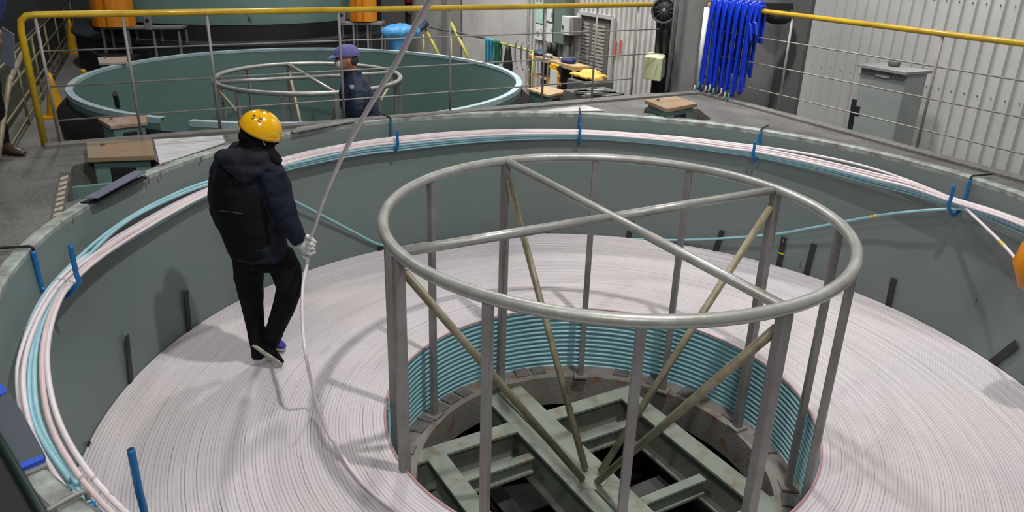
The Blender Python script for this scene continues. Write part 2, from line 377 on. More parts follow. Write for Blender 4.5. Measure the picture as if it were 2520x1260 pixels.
for s in (-1, 1):
    for bb in (.42, -.3): beam(*sorted((s*.16, s*.72)), bb, bb+.07, ZB-.06, .12, 'cross_member')
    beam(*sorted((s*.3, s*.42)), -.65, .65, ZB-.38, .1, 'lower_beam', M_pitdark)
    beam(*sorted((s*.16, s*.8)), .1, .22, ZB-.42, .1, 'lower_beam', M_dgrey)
b = MB(); b.lathe([(0, ZB+.012), (.10, ZB+.012), (.11, ZB+.004), (.11, ZB-.002)], CC, 24); b.build('centre_plate', M_beam, tt)

# ================================================================== COIL
cl = thing('tubing_coil', 'wide flat coil of white tubing filling the tank', 'coil of tubing', (IC.x, IC.y, ZT-.6))
prof = []; NT = int((RW-.004-RI)/PITCH_T); P = (RW-.004-RI)/NT
rnd = random.Random(3)
zs = []
for i in range(NT):
    z = ZT-P/2+rnd.uniform(-.0008, .0008)
    if rnd.random() < .05: z -= .004
    if i > NT-7: z += .010
    if i == NT-8: z += .014
    zs.append(z)
nseg = 5
n = 260; vs = []; m_ = NT*(nseg+1)
for k in range(n):
    a = 2*PI*k/n
    # the wound annulus follows the slightly off-centre inner edge, the tank wall outside
    ci = IC; co = TC
    for i in range(NT):
        f = (i+.5)/NT; c = ci.lerp(co, f); wob = .0012*math.sin(3*a+i*1.7)+.0008*math.sin(7*a+i*.9)
        zz = zs[i]+.0012*math.sin(2*a+i*2.1)
        for j in range(nseg+1):
            tq = PI*(1-j/nseg); r = RI+(i+.5)*P+P/2*math.cos(tq)*.97+wob
            vs.append((c.x+r*math.cos(a), c.y+r*math.sin(a), zz+P*.30*math.sin(tq)))
fs = []
for k in range(n):
    A_, B_ = k*m_, ((k+1) % n)*m_
    fs += [[A_+j, B_+j, B_+j+1, A_+j+1] for j in range(m_-1)]
me = mesh([V(v)-IC for v in vs], fs); o = link('top_layer', me, M_coil, cl); o.location = IC-V(cl['_o'])
b = MB(); rows = 30; ph = (ZT-.006-(-1.772))/rows
prof = []
for i in range(rows):
    z = ZT-.006-(i+.5)*ph; r = RI+(.0 if i % 2 == 0 else .017)
    for j in range(7):
        tq = PI/2-PI*j/6; prof.append((r+.0105-math.cos(tq)*.0105, z+math.sin(tq)*.0105))
b.lathe([(r, z) for r, z in prof], (0, 0), 180)
o = link('lower_layers', mesh(b.v, b.f), M_coilB, cl); o.location = IC-V(cl['_o']); tag(o, 'light blue stacked layers of tubing')
b = MB(); b.tube(circle(IC, RI+.007, ZT-.004, 120), .008, 8, True); tag(b.build('edge_turn', mat('rosy_tube', (186, 146, 150), .4), cl, True), 'rosy innermost turn at the top edge')

# ================================================================== CAGE
def make_cage():
    t = thing('core_cage', 'round cage of galvanised pipes in the middle of the white coil', 'cage', (CC.x, CC.y, ZB))
    zr = .077; ph = 2.078
    b = MB(); b.tube(circle(CC, RC, zr, 96), .031, 14, True); b.build('top_ring', M_steel, t, True)
    X = lambda k, z, R=RC: CC+V((math.cos(ph-k*PI/6), math.sin(ph-k*PI/6), 0))*R+EZ*z
    for k in range(12):
        d = X(k, 0, 1)-CC; tg = V((-d.y, d.x, 0)); main = k % 3 == 0; h = .027 if main else .021
        b = MB(); c = X(k, (zr-.02+ZB)/2); b.box(c, d*h, tg*h, EZ*((zr-.02-ZB)/2))
        b.build('post', M_steel2, t, False, .006)
        b = MB(); b.box(X(k, ZB+.012), d*.05, tg*.05, EZ*.008); b.build('foot_plate', M_rust, t)
    b = MB(); b.tube([X(0, zr, RC-.02), X(6, zr, RC-.02)], .026, 12); b.build('crossbar', M_steel, t, True)
    for a, e in ((3, .02), (9, .02)):
        b = MB(); b.tube([X(a, zr, RC-.02), X(a, zr, e)], .026, 12); b.build('crossbar', M_steel, t, True)
    for k in (0, 3, 6, 9):
        b = MB(); b.tube([X(k, zr-.11, RC-.03), X(k, ZB+.03, .07)], .023, 12); b.build('brace', M_brass, t, True)
    return t
cage = make_cage()
c2 = copy_tree(cage); c2.location = (T2.x+.02, T2.y-.03, Z2-.077*1.02+ZB*1.02); c2.scale = (1.02, 1.02, 1.02)
c2['label'] = 'galvanised pipe cage inside the empty teal tank beyond the railing'

# ================================================================== SECOND TANK
t = thing('coiling_tank', 'empty teal steel tank with a pale rim beyond the railing', 'tank', (T2.x, T2.y, LF))
def ang(p, c): return math.atan2(p.y-c.y, p.x-c.x)
aL, aR = math.radians(-106.0), math.radians(-99.5)          # the notch in the near wall
N = 720
def topz(a):
    a = (a+PI) % (2*PI)-PI
    if a < aL or a > aR: return Z2
    if a < aL+.045: return Z2-.62
    return Z2-.62*(aR-a)/(aR-aL-.045)
b = MB(); A_ = [2*PI*i/N for i in range(N)]
for a in A_:
    z = topz(a); c_, s_ = math.cos(a), math.sin(a)
    for r, zz in ((R2, -2.4), (R2, z), (R2+.07, z), (R2+.07, LF+.3)): b.v.append(V((T2.x+r*c_, T2.y+r*s_, zz)))
b.f = [[i*4+j, ((i+1) % N)*4+j, ((i+1) % N)*4+j+1, i*4+j+1] for i in range(N) for j in range(3)]
b.build('tank_wall', M_teal2, t, False)
a0 = aR; a1 = aL+2*PI
b = MB(); b.lathe([(R2-.004, Z2-.03), (R2-.004, Z2+.012), (R2+.075, Z2+.012), (R2+.075, Z2-.05)], T2, 170, a0, a1); b.build('rim', M_rim2, t)
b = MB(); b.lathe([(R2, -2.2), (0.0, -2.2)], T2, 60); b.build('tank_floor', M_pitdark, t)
b = MB(); b.lathe([(R2+.08, Z2-.12), (R2+.22, Z2-.26), (R2+.2, Z2-.55), (R2+.08, LF)], T2, 120); b.build('support_skirt', M_black, t, True)
c = Zp(285, 262, Z2-.1); b = MB(); b.tube([Zp(290, 262, Z2-.15), Zp(283, 230, Z2+.1)], .03, 10)
single(b.build('rubber_strip', M_strip), 'black strip standing inside the left of the empty tank', 'rubber strip')

# ================================================================== THIRD TANK (big drum far behind)
t = thing('storage_drum', 'huge teal drum at the back of the hall on a dark base', 'drum', (T3.x, T3.y, LF))
b = MB(); b.lathe([(R3, -.24), (R3, 2.6), (R3-.05, 2.6), (R3-.05, -.2)], T3, 120); b.build('drum_shell', M_teal2, t, True)
b = MB(); b.lathe([(R3-.2, -.25), (R3-.01, -.25), (R3-.01, LF), (R3-.2, LF)], T3, 100); b.build('base_ring', M_black, t)
b = MB(); b.lathe([(R3+.02, -.55), (R3+.45, -.55), (R3+.45, -.60), (R3+.38, -.62), (R3+.38, LF)], T3, 100); b.build('walkway_ring', mat('dark_slate', (50, 56, 60), .6), t)
b = MB(); q = V((T3.x+R3*math.cos(-1.15), T3.y+R3*math.sin(-1.15), -.16)); b.tube([q, q+EZ*.2], .03, 8); b.tube([q+EZ*.2-E1*.08, q+EZ*.2+E1*.08], .02, 8); b.build('valve', M_steel2, t, True)

# ================================================================== HUNG TUBES (bundle on hooks along the wall)
def LZ(px, py, z): return Zp(px, py, z)
ST = {  # per tube: stations as (px, py, mode, value); mode z -> at that height, c -> at that distance off the wall
 'A': [(287,1240,'z',-.25),(217,1160,'z',-.22),(147,1040,'z',-.2),(117,907,'z',-.17),(147,741,'z',-.15),(186,688,'z',-.2),(300,598,'c',.08),(400,537,'c',.08),(515,476,'c',.07),(700,404,'c',.05),(900,360,'c',.05),(1040,345,'c',.05),(1425,330,'c',.06),(1560,338,'c',.06),(1780,363,'c',.06),(1870,375,'c',.06),(2120,431,'c',.08),(2240,461,'c',.09),(2355,500,'c',.09),(2520,556,'c',.09)],
 'B': [(253,1240,'z',-.25),(187,1160,'z',-.22),(123,1040,'z',-.2),(103,907,'z',-.17),(137,741,'z',-.15),(184,680,'z',-.2),(300,588,'c',.06),(400,530,'c',.06),(515,471,'c',.06),(700,400,'c',.04),(900,356,'c',.04),(1040,340,'c',.04),(1425,327,'c',.05),(1560,335,'c',.05),(1780,358,'c',.05),(1870,371,'c',.05),(2120,425,'c',.06),(2240,454,'c',.07),(2355,496,'c',.07),(2520,551,'c',.07)],
 'C': [(110,1130,'z',-.21),(72,1040,'z',-.2),(58,907,'z',-.17),(118,741,'z',-.15),(180,668,'z',-.2),(300,582,'c',.045),(400,523,'c',.045),(515,466,'c',.045),(700,394,'c',.03),(900,352,'c',.03),(1040,336,'c',.03),(1425,324,'c',.04),(1560,332,'c',.04),(1780,354,'c',.04),(1870,366,'c',.04),(2120,419,'c',.05),(2240,449,'c',.05),(2355,493,'c',.05),(2520,548,'c',.05)],
 'D': [(95,1130,'z',-.24),(58,1040,'z',-.22),(42,907,'z',-.2),(107,741,'z',-.17),(176,658,'z',-.2),(300,575,'c',.03),(400,517,'c',.03),(515,461,'c',.03),(700,389,'c',.016),(900,348,'c',.016),(1040,332,'c',.016),(1425,321,'c',.016),(1560,329,'c',.016),(1780,350,'c',.016),(1870,361,'c',.016),(2000,381,'c',.02),(2120,407,'c',.02),(2223,440,'c',.02),(2300,470,'c',.03),(2355,491,'c',.03),(2520,546,'c',.03)],
 'E': [(215,1230,'z',-.27),(185,1180,'z',-.24),(100,1040,'z',-.22),(85,907,'z',-.19),(130,741,'z',-.17),(183,678,'z',-.22),(300,601,'c',.05),(400,543,'c',.04),(515,481,'c',.03),(700,419,'c',.03),(900,378,'c',.03),(1040,362,'c',.03),(1425,340,'c',.03),(1560,348,'c',.03),(1780,374,'c',.03),(1870,387,'c',.03),(2120,445,'c',.05),(2240,476,'c',.05),(2355,510,'c',.05),(2520,574,'c',.05)],
 'F': [(200,1230,'z',-.28),(165,1170,'z',-.24),(84,1040,'z',-.22),(72,907,'z',-.19),(124,741,'z',-.17),(181,670,'z',-.22),(300,553,'c',.04),(400,498,'c',.04),(515,453,'c',.04),(700,413,'c',.04),(900,371,'c',.04),(1040,356,'c',.04),(1425,336,'c',.04),(1560,344,'c',.04),(1780,370,'c',.04),(1870,383,'c',.04),(2120,439,'c',.07),(2240,470,'c',.07),(2355,507,'c',.07),(2520,566,'c',.07)],
 'G': [(70,1110,'z',-.26),(48,1040,'z',-.25),(37,907,'z',-.22),(100,741,'z',-.19),(174,650,'z',-.2),(300,547,'c',.02),(400,491,'c',.02),(515,446,'c',.02),(700,408,'c',.05),(900,366,'c',.05),(1040,351,'c',.05),(1425,333,'c',.05),(1560,341,'c',.05),(1780,366,'c',.05),(1870,379,'c',.05),(2120,435,'c',.08),(2240,465,'c',.08),(2355,504,'c',.08),(2520,561,'c',.08)],
}
TUBES = {'A': (M_cabW, 'whitish tube hung in the tank bundle, the inner edge one at the lower left'), 'B': (M_cabP, 'pale pink tube beside the inner edge white one in the hung bundle'),
 'C': (M_cabW, 'white tube second from the top of the hung bundle along the far wall'), 'D': (M_cabW, 'white tube at the top of the hung bundle, arching free near the right hook'),
 'E': (M_cabB, 'light blue tube at the very bottom of the hung bundle'), 'F': (M_cabB, 'light blue tube second from the bottom of the hung bundle'), 'G': (M_cabB, 'light blue tube running topmost just right of the left hook')}
def hang_path(st):
    pts = []
    for px, py, m, v in st: pts.append(Zp(px, py, v) if m == 'z' else Cp(px, py, v+(.045 if 550 < px < 2600 else .0)))
    q = []
    for p in pts:
        a = math.atan2(p.y-TC.y, p.x-TC.x) % (2*PI); a = a if a > PI*.0+3.2-PI*.9 or True else a
        q.append((a, RW-math.hypot(p.x-TC.x, p.y-TC.y), p.z))
    ph = [a for a, _, _ in q]
    a0 = ph[0]+.5; q.insert(0, (a0, max(q[0][1], .03), q[0][2]-.02))
    for dq in (.45, .5, .55): q.append((q[-1][0]-dq, q[-1][1], q[-1][2]-.012))
    q = [V((a, max(o_, .0125), z)) for a, o_, z in q]
    return [V((TC.x+(RW-max(p.y, .0125))*math.cos(p.x), TC.y+(RW-max(p.y, .0125))*math.sin(p.x), p.z)) for p in spline(q, 9)]
for k in 'ABCDEFG':
    b = MB(); b.tube(hang_path(ST[k]), .0105, 10)
    single(b.build('hung_tube', TUBES[k][0], None, True), TUBES[k][1], 'tube', 'tubes hung in a bundle along the tank wall')

def add_tube(name, pts, m, label, r=.0105, group=None, n=8, cat='tube'):
    b = MB(); b.tube(spline(pts, n), r, 10); return single(b.build(name, m, None, True), label, cat, group)
# blue tube leaving the bundle behind the worker, down to the coil
add_tube('loose_tube', [Cp(600, 437, .03), Cp(660, 462, .05), Cp(720, 492, .06), Cp(800, 533, .05), Cp(870, 570, .04), Cp(930, 600, .03), Cp(975, 606, .02)], M_cabB, 'light blue tube sloping down the wall just right of the worker')
add_tube('loose_tube', [Cp(2420, 520, .03), Cp(2355, 514, .12), Cp(2250, 520, .14), Cp(2150, 532, .12), Cp(2000, 560, .1), Cp(1890, 578, .08), Cp(1700, 590, .04), Cp(1560, 588, .02), Cp(1500, 583, .015)], M_cabB, 'light blue tube sagging along the far wall from the right hook')
tb = add_tube('loose_tube', [Cp(2300, 474, .06), Cp(2355, 495, .1), Cp(2400, 535, .16), Cp(2472, 605, .22), Cp(2520, 664, .3), Cp(2580, 745, .38), Cp(2640, 850, .42), Cp(2680, 960, .3)], M_cabW, 'white tube branching down from the right hook, with yellow tape')
def ring_on(parent, pxs, m, name='tape_band'):
    for (p, q) in pxs:
        b = MB(); b.tube([p, q], .0122, 10); tag(b.build(name, m, parent, True), 'yellow tape band')
S_ = spline([Cp(2300, 474, .06), Cp(2355, 495, .1), Cp(2400, 535, .16), Cp(2472, 605, .22), Cp(2520, 664, .3)], 8)
def nearest_px(S, px):
    from bpy_extras.object_utils import world_to_camera_view
    return min(range(len(S)), key=lambda i: abs(world_to_camera_view(SC, cam, S[i]).x*2520-px))
bpy.context.view_layer.update()
i = nearest_px(S_, 2466); dd = (S_[i+1]-S_[i]).normalized(); ring_on(tb, [(S_[i]-dd*.02, S_[i]), (S_[i]+dd*.015, S_[i]+dd*.035)], M_tape)

S_ = spline([Cp(2250, 520, .14), Cp(2150, 532, .12), Cp(2000, 560, .1)], 12); i = nearest_px(S_, 2150); dd = (S_[i+1]-S_[i]).normalized()
lt_ = [o for o in bpy.data.objects if o.name.startswith('loose_tube') and 'sagging' in o['label']][0]
ring_on(lt_, [(S_[i]-dd*.02, S_[i]), (S_[i]+dd*.012, S_[i]+dd*.03)], M_tape)
# hooks
def hook(wall_px, leg_px, label, off=.012, gap=.13, drop=.36, tilt=0, legtop=None, shared=True):
    w = Cp(wall_px[0], wall_px[1], off) if wall_px[2] is None else Zp(wall_px[0], wall_px[1], wall_px[2])
    a = V((w.x-TC.x, w.y-TC.y, 0)).normalized(); w = TC+a*(RW-off)+EZ*w.z
    inn = -a; tg = V((-a.y, a.x, 0))*tilt
    t = thing('hanging_hook', label, 'hook', (w.x, w.y, 0), 'blue sleeved hooks on the tank rim')
    a = V((w.x-TCT.x, w.y-TCT.y, 0)).normalized(); top = TCT+a*(RWT-.012)+EZ*.02
    b = MB(); b.tube(spline([TCT+a*(RWT+.20)+EZ*.022, TCT+a*(RWT+.05)+EZ*.024, top, top-EZ*.05], 5), .007, 8); b.build('rod', M_black, t, True)
    d = drop
    pts = [TCT+a*(RWT-.014)+EZ*.0, TCT+a*(RWT-.014)-EZ*.2+tg*.3, TCT+a*(RWT-.014)-EZ*(d-.06)+tg*.6, TCT+a*(RWT-.014-gap*.5)-EZ*d+tg*.8, TCT+a*(RWT-.014-gap)-EZ*(d-.07)+tg, TCT+a*(RWT-.014-gap)-EZ*(d*.5)+tg, TCT+a*(RWT-.014-gap)-EZ*(legtop if legtop is not None else .02)+tg]
    b = MB(); b.tube(spline(pts, 7), .0125, 10); b.build('sleeve', M_blues, t, True)
    return t
hook((106, 616, 0), None, 'blue sleeved hook at the left end of the tank wall', gap=.17, drop=.26, legtop=-.02)
hook((948, 290, 0), None, 'blue sleeved hook on the far wall left of centre', gap=.13, drop=.26, tilt=.0, legtop=.06)
hook((1427, 279, 0), None, 'blue sleeved hook at the centre of the far wall', gap=.13, drop=.25, legtop=.06)
hook((1883, 318, 0), None, 'blue sleeved hook on the far wall right of centre', gap=.13, drop=.25, legtop=.06)
hook((2403, 440, 0), None, 'blue sleeved hook nearest the right edge, with tubes branching', gap=.15, drop=.26, tilt=.0, legtop=.03)
hn = thing('hanging_hook', 'blue sleeved hook in the near left corner, its tip rising before the coil', 'hook', (-1.19, 1.72, 0), 'blue sleeved hooks on the tank rim')
w0 = Zp(203, 1211, .03); w1 = Zp(122, 1254, .035)
b = MB(); b.tube(spline([w1-(w0-w1)*.1-EZ*.01, w1, w0, w0+(w0-w1)*.12-EZ*.03], 5), .008, 8); b.build('rod', M_steel2, hn, True)
lt = Zp(322, 1106, -.08); ws = w0+(w0-w1)*.16-EZ*.05
pts = [ws, ws-EZ*.12, ws.lerp(lt, .2)-EZ*.3, ws.lerp(lt, .6)-EZ*.36, lt-EZ*.3, lt-EZ*.15, lt]
SP = spline(pts, 7)
b = MB(); b.tube(SP, .0125, 14); b.build('sleeve', M_blues, hn, True)
b = MB(); b.tube([lt+EZ*.0005, lt+EZ*.0015], .008, 12); tag(b.build('sleeve_opening', M_black, hn), 'dark open end')

# black strips standing between coil and wall
def strip(b0, b1, w, label, holes=False):
    lo = Cp(b0[0], b0[1], .012); hi = Cp(b1[0], b1[1], .016); lo = lo+(lo-hi).normalized()*.03
    a = V((lo.x-TC.x, lo.y-TC.y, 0)).normalized(); tg = V((-a.y, a.x, 0)); up = (hi-lo)
    s = (tg-up.normalized()*tg.dot(up.normalized())).normalized()
    b = MB(); b.box((lo+hi)/2, s*w/2, up/2, a*.004)
    if holes:
        o = thing('rubber_strip', label, 'rubber strip', tuple(lo))
        b.build('strip', M_strip, o)
        q = MB(); q.ell(hi-up*.1-a*.006, s*w*.16, up.normalized()*w*.32, a*.002, 10, 6); tag(q.build('bare_patch', M_brown, o, True), 'pale worn patch')
        q = MB(); q.box(lo+up*.55-a*.006, s*w*.45, up.normalized()*.006, a*.001); tag(q.build('yellow_line', M_tape, o), 'thin yellow line')
        return o
    return single(b.build('rubber_strip', M_strip), label, 'rubber strip')
strip((468, 835), (457, 716), .045, 'black strip standing upright in the shadow left of the worker')
strip((325, 960), (312, 826), .045, 'black strip standing in front of the left tank wall, second from the left')
strip((218, 1122), (221, 1086), .035, 'short black strip at the far left edge of the coil')
strip((935, 622), (938, 608), .05, 'black strip end peeking out beside the left of the cage')
strip((1345, 572), (1346, 566), .06, 'low black strip end at the back of the coil behind the cage')
strip((1547, 584), (1555, 545), .05, 'short black strip at the back of the coil right of the crossbar joint')
strip((1758, 626), (1778, 568), .052, 'tilted black strip behind the blue sagging tube')
strip((1915, 663), (1930, 584), .05, 'black strip with a worn patch and yellow line', True)
strip((1982, 682), (2003, 602), .05, 'black strip just right of the one with the yellow line')
strip((2185, 755), (2200, 686), .05, 'black strip standing alone at the right of the coil')
strip((2442, 893), (2502, 846), .055, 'strongly leaning black strip near the right edge')

# ================================================================== HELD CABLE
HAND = Yp(762, 592, 4.36)
_a, _b = Yp(1022, 65, 2.5), Yp(1058, 0, 2.33); _d = (_b-_a).normalized()
hp = [_b+_d*3.2+EZ*1.6, _b+_d*2.0+EZ*.7, _b+_d*1.1+EZ*.22, _b+_d*.45+EZ*.03, _b, Yp(1022, 65, 2.5), Yp(978, 150, 2.75), Yp(938, 215, 2.98), Yp(893, 290, 3.25), Yp(855, 360, 3.5), Yp(822, 430, 3.75), Yp(795, 495, 4.0), Yp(778, 548, 4.2), HAND, Yp(757, 645, 4.35), Yp(746, 700, 4.25), Yp(744, 780, 4.08), Yp(752, 870, 3.86), Zp(775, 975, -1.08), Zp(800, 1050, -1.12), Zp(828, 1098, -1.155)]
for px, py in ((868, 1160), (915, 1212), (990, 1268), (1100, 1330)): hp.append(Zp(px, py, ZT+.012))
add_tube('held_tube', hp, M_cabW, 'white tube fed from above through the gloved hand onto the coil', .0105, n=10)

# ================================================================== PEOPLE
def person1():
    D = 4.42
    t = thing('person', 'worker in a yellow helmet and navy jacket holding the tube on the coil', 'person', (-1.5, 4.42, ZT))
    S = V((.82, -.57, 0)); F = V((.57, .82, 0))
    Y = lambda px, py, y=D: Yp(px, py, y)
    # body, one continuous surface
    b = MB()
    b.loft([(Y(640, 640), .15, .11), (Y(628, 560), .15, .11), (Y(612, 480), .16, .12), (Y(605, 410), .17, .1), (Y(618, 375), .07, .06), (Y(634, 345), .06, .06)], S)
    hd = Y(642, 328); b.ell(hd, S*.078, F*.095, EZ*.115)
    fwd = V((.72, .45, -.53)).normalized()
    b.ell(hd+fwd*.095-EZ*.01, S*.014, fwd*.02, EZ*.022, 10, 8)                       # nose
    for s in (-1, 1): b.ell(hd+S*s*.08, S*.01, F*.02, EZ*.03, 10, 8)                  # ears
    for s in (-1, 1): b.ell(hd+fwd*.08+S*s*.03+EZ*.02, S*.014, fwd*.012, EZ*.01, 10, 8)  # eye sockets
    shR, elR, wrR = Y(662, 420, 4.36), Y(702, 525, 4.28), Y(742, 592, 4.32)
    b.loft([(shR, .05, .05), (elR, .042, .042), (wrR, .03, .027)], V((0, 1, 0)), 12)
    shL, elL, wrL = Y(550, 415, 4.52), Y(545, 530, 4.62), Y(590, 600, 4.66)
    b.loft([(shL, .05, .05), (elL, .042, .042), (wrL, .03, .027)], V((0, 1, 0)), 12)
    b.ell(wrL+V((.04, .02, -.03)), V((.05, 0, 0)), V((0, .03, 0)), EZ*.045)
    footA = Zp(640, 872, ZT+.075); footB = Zp(664, 848, ZT+.09)
    b.loft([(Y(612, 620), .08, .08), (Y(620, 740, 4.46), .055, .055), (footA, .035, .035)], S, 12)
    b.loft([(Y(685, 625), .08, .08), (Y(720, 705, 4.38), .055, .055), (footB+V((0, .0, 0)), .035, .035)], S, 12)
    b.organic('body', M_blk, t, .014, 4)
    # trousers
    b = MB()
    b.loft([(Y(645, 590), .17, .14), (Y(645, 625), .17, .14), (Y(645, 652), .15, .12)], S)
    b.loft([(Y(612, 625), .095, .1), (Y(612, 680, 4.45), .09, .095), (Y(620, 745, 4.46), .068, .075), (Y(628, 800, 4.46), .055, .062), (Zp(636, 858, ZT+.11), .047, .052), (Zp(640, 876, ZT+.05), .05, .055)], S)
    b.loft([(Y(682, 625), .105, .1), (Y(705, 665, 4.4), .097, .095), (Y(713, 712, 4.37), .082, .082), (Y(695, 765, 4.4), .07, .072), (Y(676, 815, 4.45), .06, .06), (Zp(664, 852, ZT+.1), .048, .05)], S)
    b.organic('trousers', M_blk, t, .012, 5, .012, .09)
    # jacket
    b = MB()
    b.loft([(Y(638, 628), .205, .15), (Y(634, 600), .215, .16), (Y(622, 550), .22, .17), (Y(610, 495), .222, .175), (Y(604, 445), .222, .165), (Y(606, 410), .2, .145), (Y(616, 380), .14, .11), (Y(626, 362), .09, .085)], S, 28)
    b.loft([(Y(650, 405, 4.36), .085, .085), (Y(672, 440, 4.32), .088, .09), (Y(690, 490, 4.29), .08, .08), (Y(704, 535, 4.28), .072, .07), (Y(722, 570, 4.3), .06, .058), (Y(738, 592, 4.32), .05, .045)], V((0, 1, 0)))
    b.loft([(Y(562, 405, 4.48), .085, .085), (Y(548, 450, 4.56), .085, .09), (Y(545, 520, 4.62), .072, .075), (Y(570, 575, 4.66), .06, .06)], V((0, 1, 0)))
    b.organic('jacket', M_jack, t, .012, 5, .03, .09)
    # black back panel of the jacket
    b = MB()
    for py_ in (): pass
    b.loft([(Y(628, 618, 4.405), .19, .145), (Y(616, 560, 4.395), .205, .165), (Y(600, 500, 4.385), .205, .172), (Y(594, 455, 4.385), .195, .16), (Y(596, 420, 4.385), .15, .13)], S, 28)
    o = b.organic('vest', M_blk, t, .012, 6, .012, .1)
    # hood, collar
    b = MB()
    b.ell(Y(600, 388, 4.31), V((.165, 0, .012)), V((0, .105, 0)), V((-.01, 0, .058)))
    b.ell(Y(602, 412, 4.28), V((.13, 0, -.02)), V((0, .085, 0)), V((0, 0, .055)))
    b.ell(Y(545, 382, 4.32), V((.045, 0, .02)), V((0, .05, 0)), V((-.01, 0, .03)))
    b.ell(Y(604, 432, 4.27), V((.07, 0, 0)), V((0, .06, 0)), V((0, 0, .045)))
    b.ell(Y(655, 402, 4.31), V((.085, 0, -.055)), V((0, .07, 0)), V((.015, 0, .035)))
    b.organic('hood', M_hood, t, .01, 6, .016, .09)
    b = MB()
    b.loft([(Y(632, 392, 4.38), .13, .115), (Y(632, 372, 4.38), .115, .105), (Y(632, 350, 4.38), .10, .09), (Y(634, 335, 4.38), .09, .085)], S)
    b.ell(Y(672, 385, 4.34), V((.05, 0, -.035)), V((0, .06, 0)), V((.01, 0, .03)))
    b.organic('collar', M_blk, t, .01, 3, .02, .04)
    # balaclava under the helmet
    b = MB(); b.ell(Y(640, 330, 4.4), S*.094, F*.108, EZ*.12); b.ell(Y(615, 312, 4.36), V((.055, 0, 0)), V((0, .06, 0)), V((0, 0, .05)))
    b.ell(Y(612, 334, 4.36), V((.06, 0, 0)), V((0, .07, 0)), V((0, 0, .04))); b.organic('balaclava', M_blk, t, .01, 3, .008, .05)
    # helmet
    hu = V((.47, -.12, .87)).normalized(); hf = (V((.87, .35, -.42))); hf = (hf-hu*hf.dot(hu)).normalized(); hs = hu.cross(hf)
    hc = Y(640, 320, 4.38)
    b = MB(); nu, nv = 40, 14
    for sc_ in (1, .965):
        base = len(b.v)
        for j in range(nv+1):
            tq = (PI/2)*j/nv
            for i in range(nu):
                a = 2*PI*i/nu; fl = 1+(.06 if j == 0 else 0)*(1 if math.cos(a) > .2 else .5)
                p = hc+sc_*fl*(math.cos(tq)*(math.cos(a)*hf*.125+math.sin(a)*hs*.108)+math.sin(tq)*hu*.122)
                b.v.append(p)
        for j in range(nv):
            for i in range(nu):
                q = [base+j*nu+i, base+j*nu+(i+1) % nu, base+(j+1)*nu+(i+1) % nu, base+(j+1)*nu+i]
                b.f.append(q if sc_ == 1 else q[::-1])
    K = (nv+1)*nu; b.f += [[i, K+i, K+(i+1) % nu, (i+1) % nu] for i in range(nu)]
    H = b.build('helmet', M_helm, t, True)
    # handwriting on the helmet
    def writing(s, center, size, rot, upv):
        cu = bpy.data.curves.new('txt', 'FONT'); cu.body = s; cu.size = size; cu.align_x = 'CENTER'; cu.align_y = 'CENTER'; cu.extrude = 0; cu.offset = size*.03
        ob = bpy.data.objects.new('txt', cu); C.objects.link(ob); bpy.context.view_layer.update()
        me = bpy.data.meshes.new_from_object(ob.evaluated_get(bpy.context.evaluated_depsgraph_get()))
        bpy.data.objects.remove(ob)
        n0 = center.normalized(); t1 = V(upv).cross(n0).normalized(); t2 = n0.cross(t1)
        vs = []
        for v in me.vertices:
            x, y = v.co.x, v.co.y; x, y = x*math.cos(rot)-y*math.sin(rot), x*math.sin(rot)+y*math.cos(rot)
            d = n0*.118+t1*x+t2*y
            k = 1/math.sqrt((d.dot(hf)/.125)**2+(d.dot(hs)/.108)**2+(d.dot(hu)/.122)**2)
            vs.append(hc+d*k*1.012)
        m2 = mesh(vs, [list(p.vertices) for p in me.polygons]); o = link('helmet_writing', m2, mat('dark_ink', (60, 34, 14), .5), t, False); tag(o, 'dark handwriting'); return o
    writing('\u3046\u3060', Yp(628, 284, 4.28)-hc, .034, -.45, (0, 0, 1))
    writing('\u3046\u3060', Yp(652, 268, 4.36)-hc, .028, -.5, (0, 0, 1))
    # strap
    b = MB(); b.tube(spline([Y(634, 318, 4.29), Y(640, 330, 4.285), Y(647, 345, 4.29), Y(652, 358, 4.3)], 5), .0045, 6)
    b.tube(spline([Y(626, 326, 4.285), Y(632, 330, 4.28), Y(640, 327, 4.28)], 4), .004, 6); tag(b.build('chin_strap', mat('grey_webbing', (130, 134, 132), .7), t, True), 'grey chin strap')
    b = MB(); b.tube([Y(677, 340, 4.38), Y(686, 354, 4.40)], .003, 6); b.build('glasses', M_dkgreen, t, True)
    # reflective seam on the back
    b = MB(); b.tube(spline([Y(540, 519, 4.19), Y(570, 522, 4.165), Y(598, 526, 4.165)], 4), .0025, 6); tag(b.build('reflective_piping', mat('piping', (66, 66, 68), .5), t, True), 'thin grey piping')
    # gloved right hand closed on the tube
    G = MB(); c0 = Yp(756, 604, 4.345); k = 4.6/FPX
    g = lambda x, y, dy=0: Yp(700+x/9, 560+y/9, 4.345+dy)
    G.loft([(g(290, 390), .024, .028), (g(360, 370), .031, .032), (g(440, 380), .043, .032), (g(500, 415), .043, .026), (g(545, 440), .034, .02)], V((0, 0, 1)), 16)
    G.loft([(g(380, 300), .018, .018), (g(430, 240), .017, .016), (g(480, 210), .014, .014)], V((0, 1, 0)), 12)
    G.loft([(g(390, 470), .017, .017), (g(430, 520), .016, .015), (g(480, 555), .013, .013)], V((0, 1, 0)), 12)
    G.loft([(g(440, 250), .013, .013), (g(510, 195, -.015), .014, .014), (g(590, 240, -.022), .013, .013), (g(650, 300, -.02), .0115, .0115), (g(705, 335, -.01), .009, .009)], V((0, 1, 0)), 12)   # index
    G.loft([(g(440, 330), .014, .014), (g(530, 340, -.022), .014, .014), (g(610, 370, -.03), .013, .013), (g(660, 400, -.02), .011, .011), (g(650, 420, .02), .01, .01)], V((0, 1, 0)), 12)      # middle
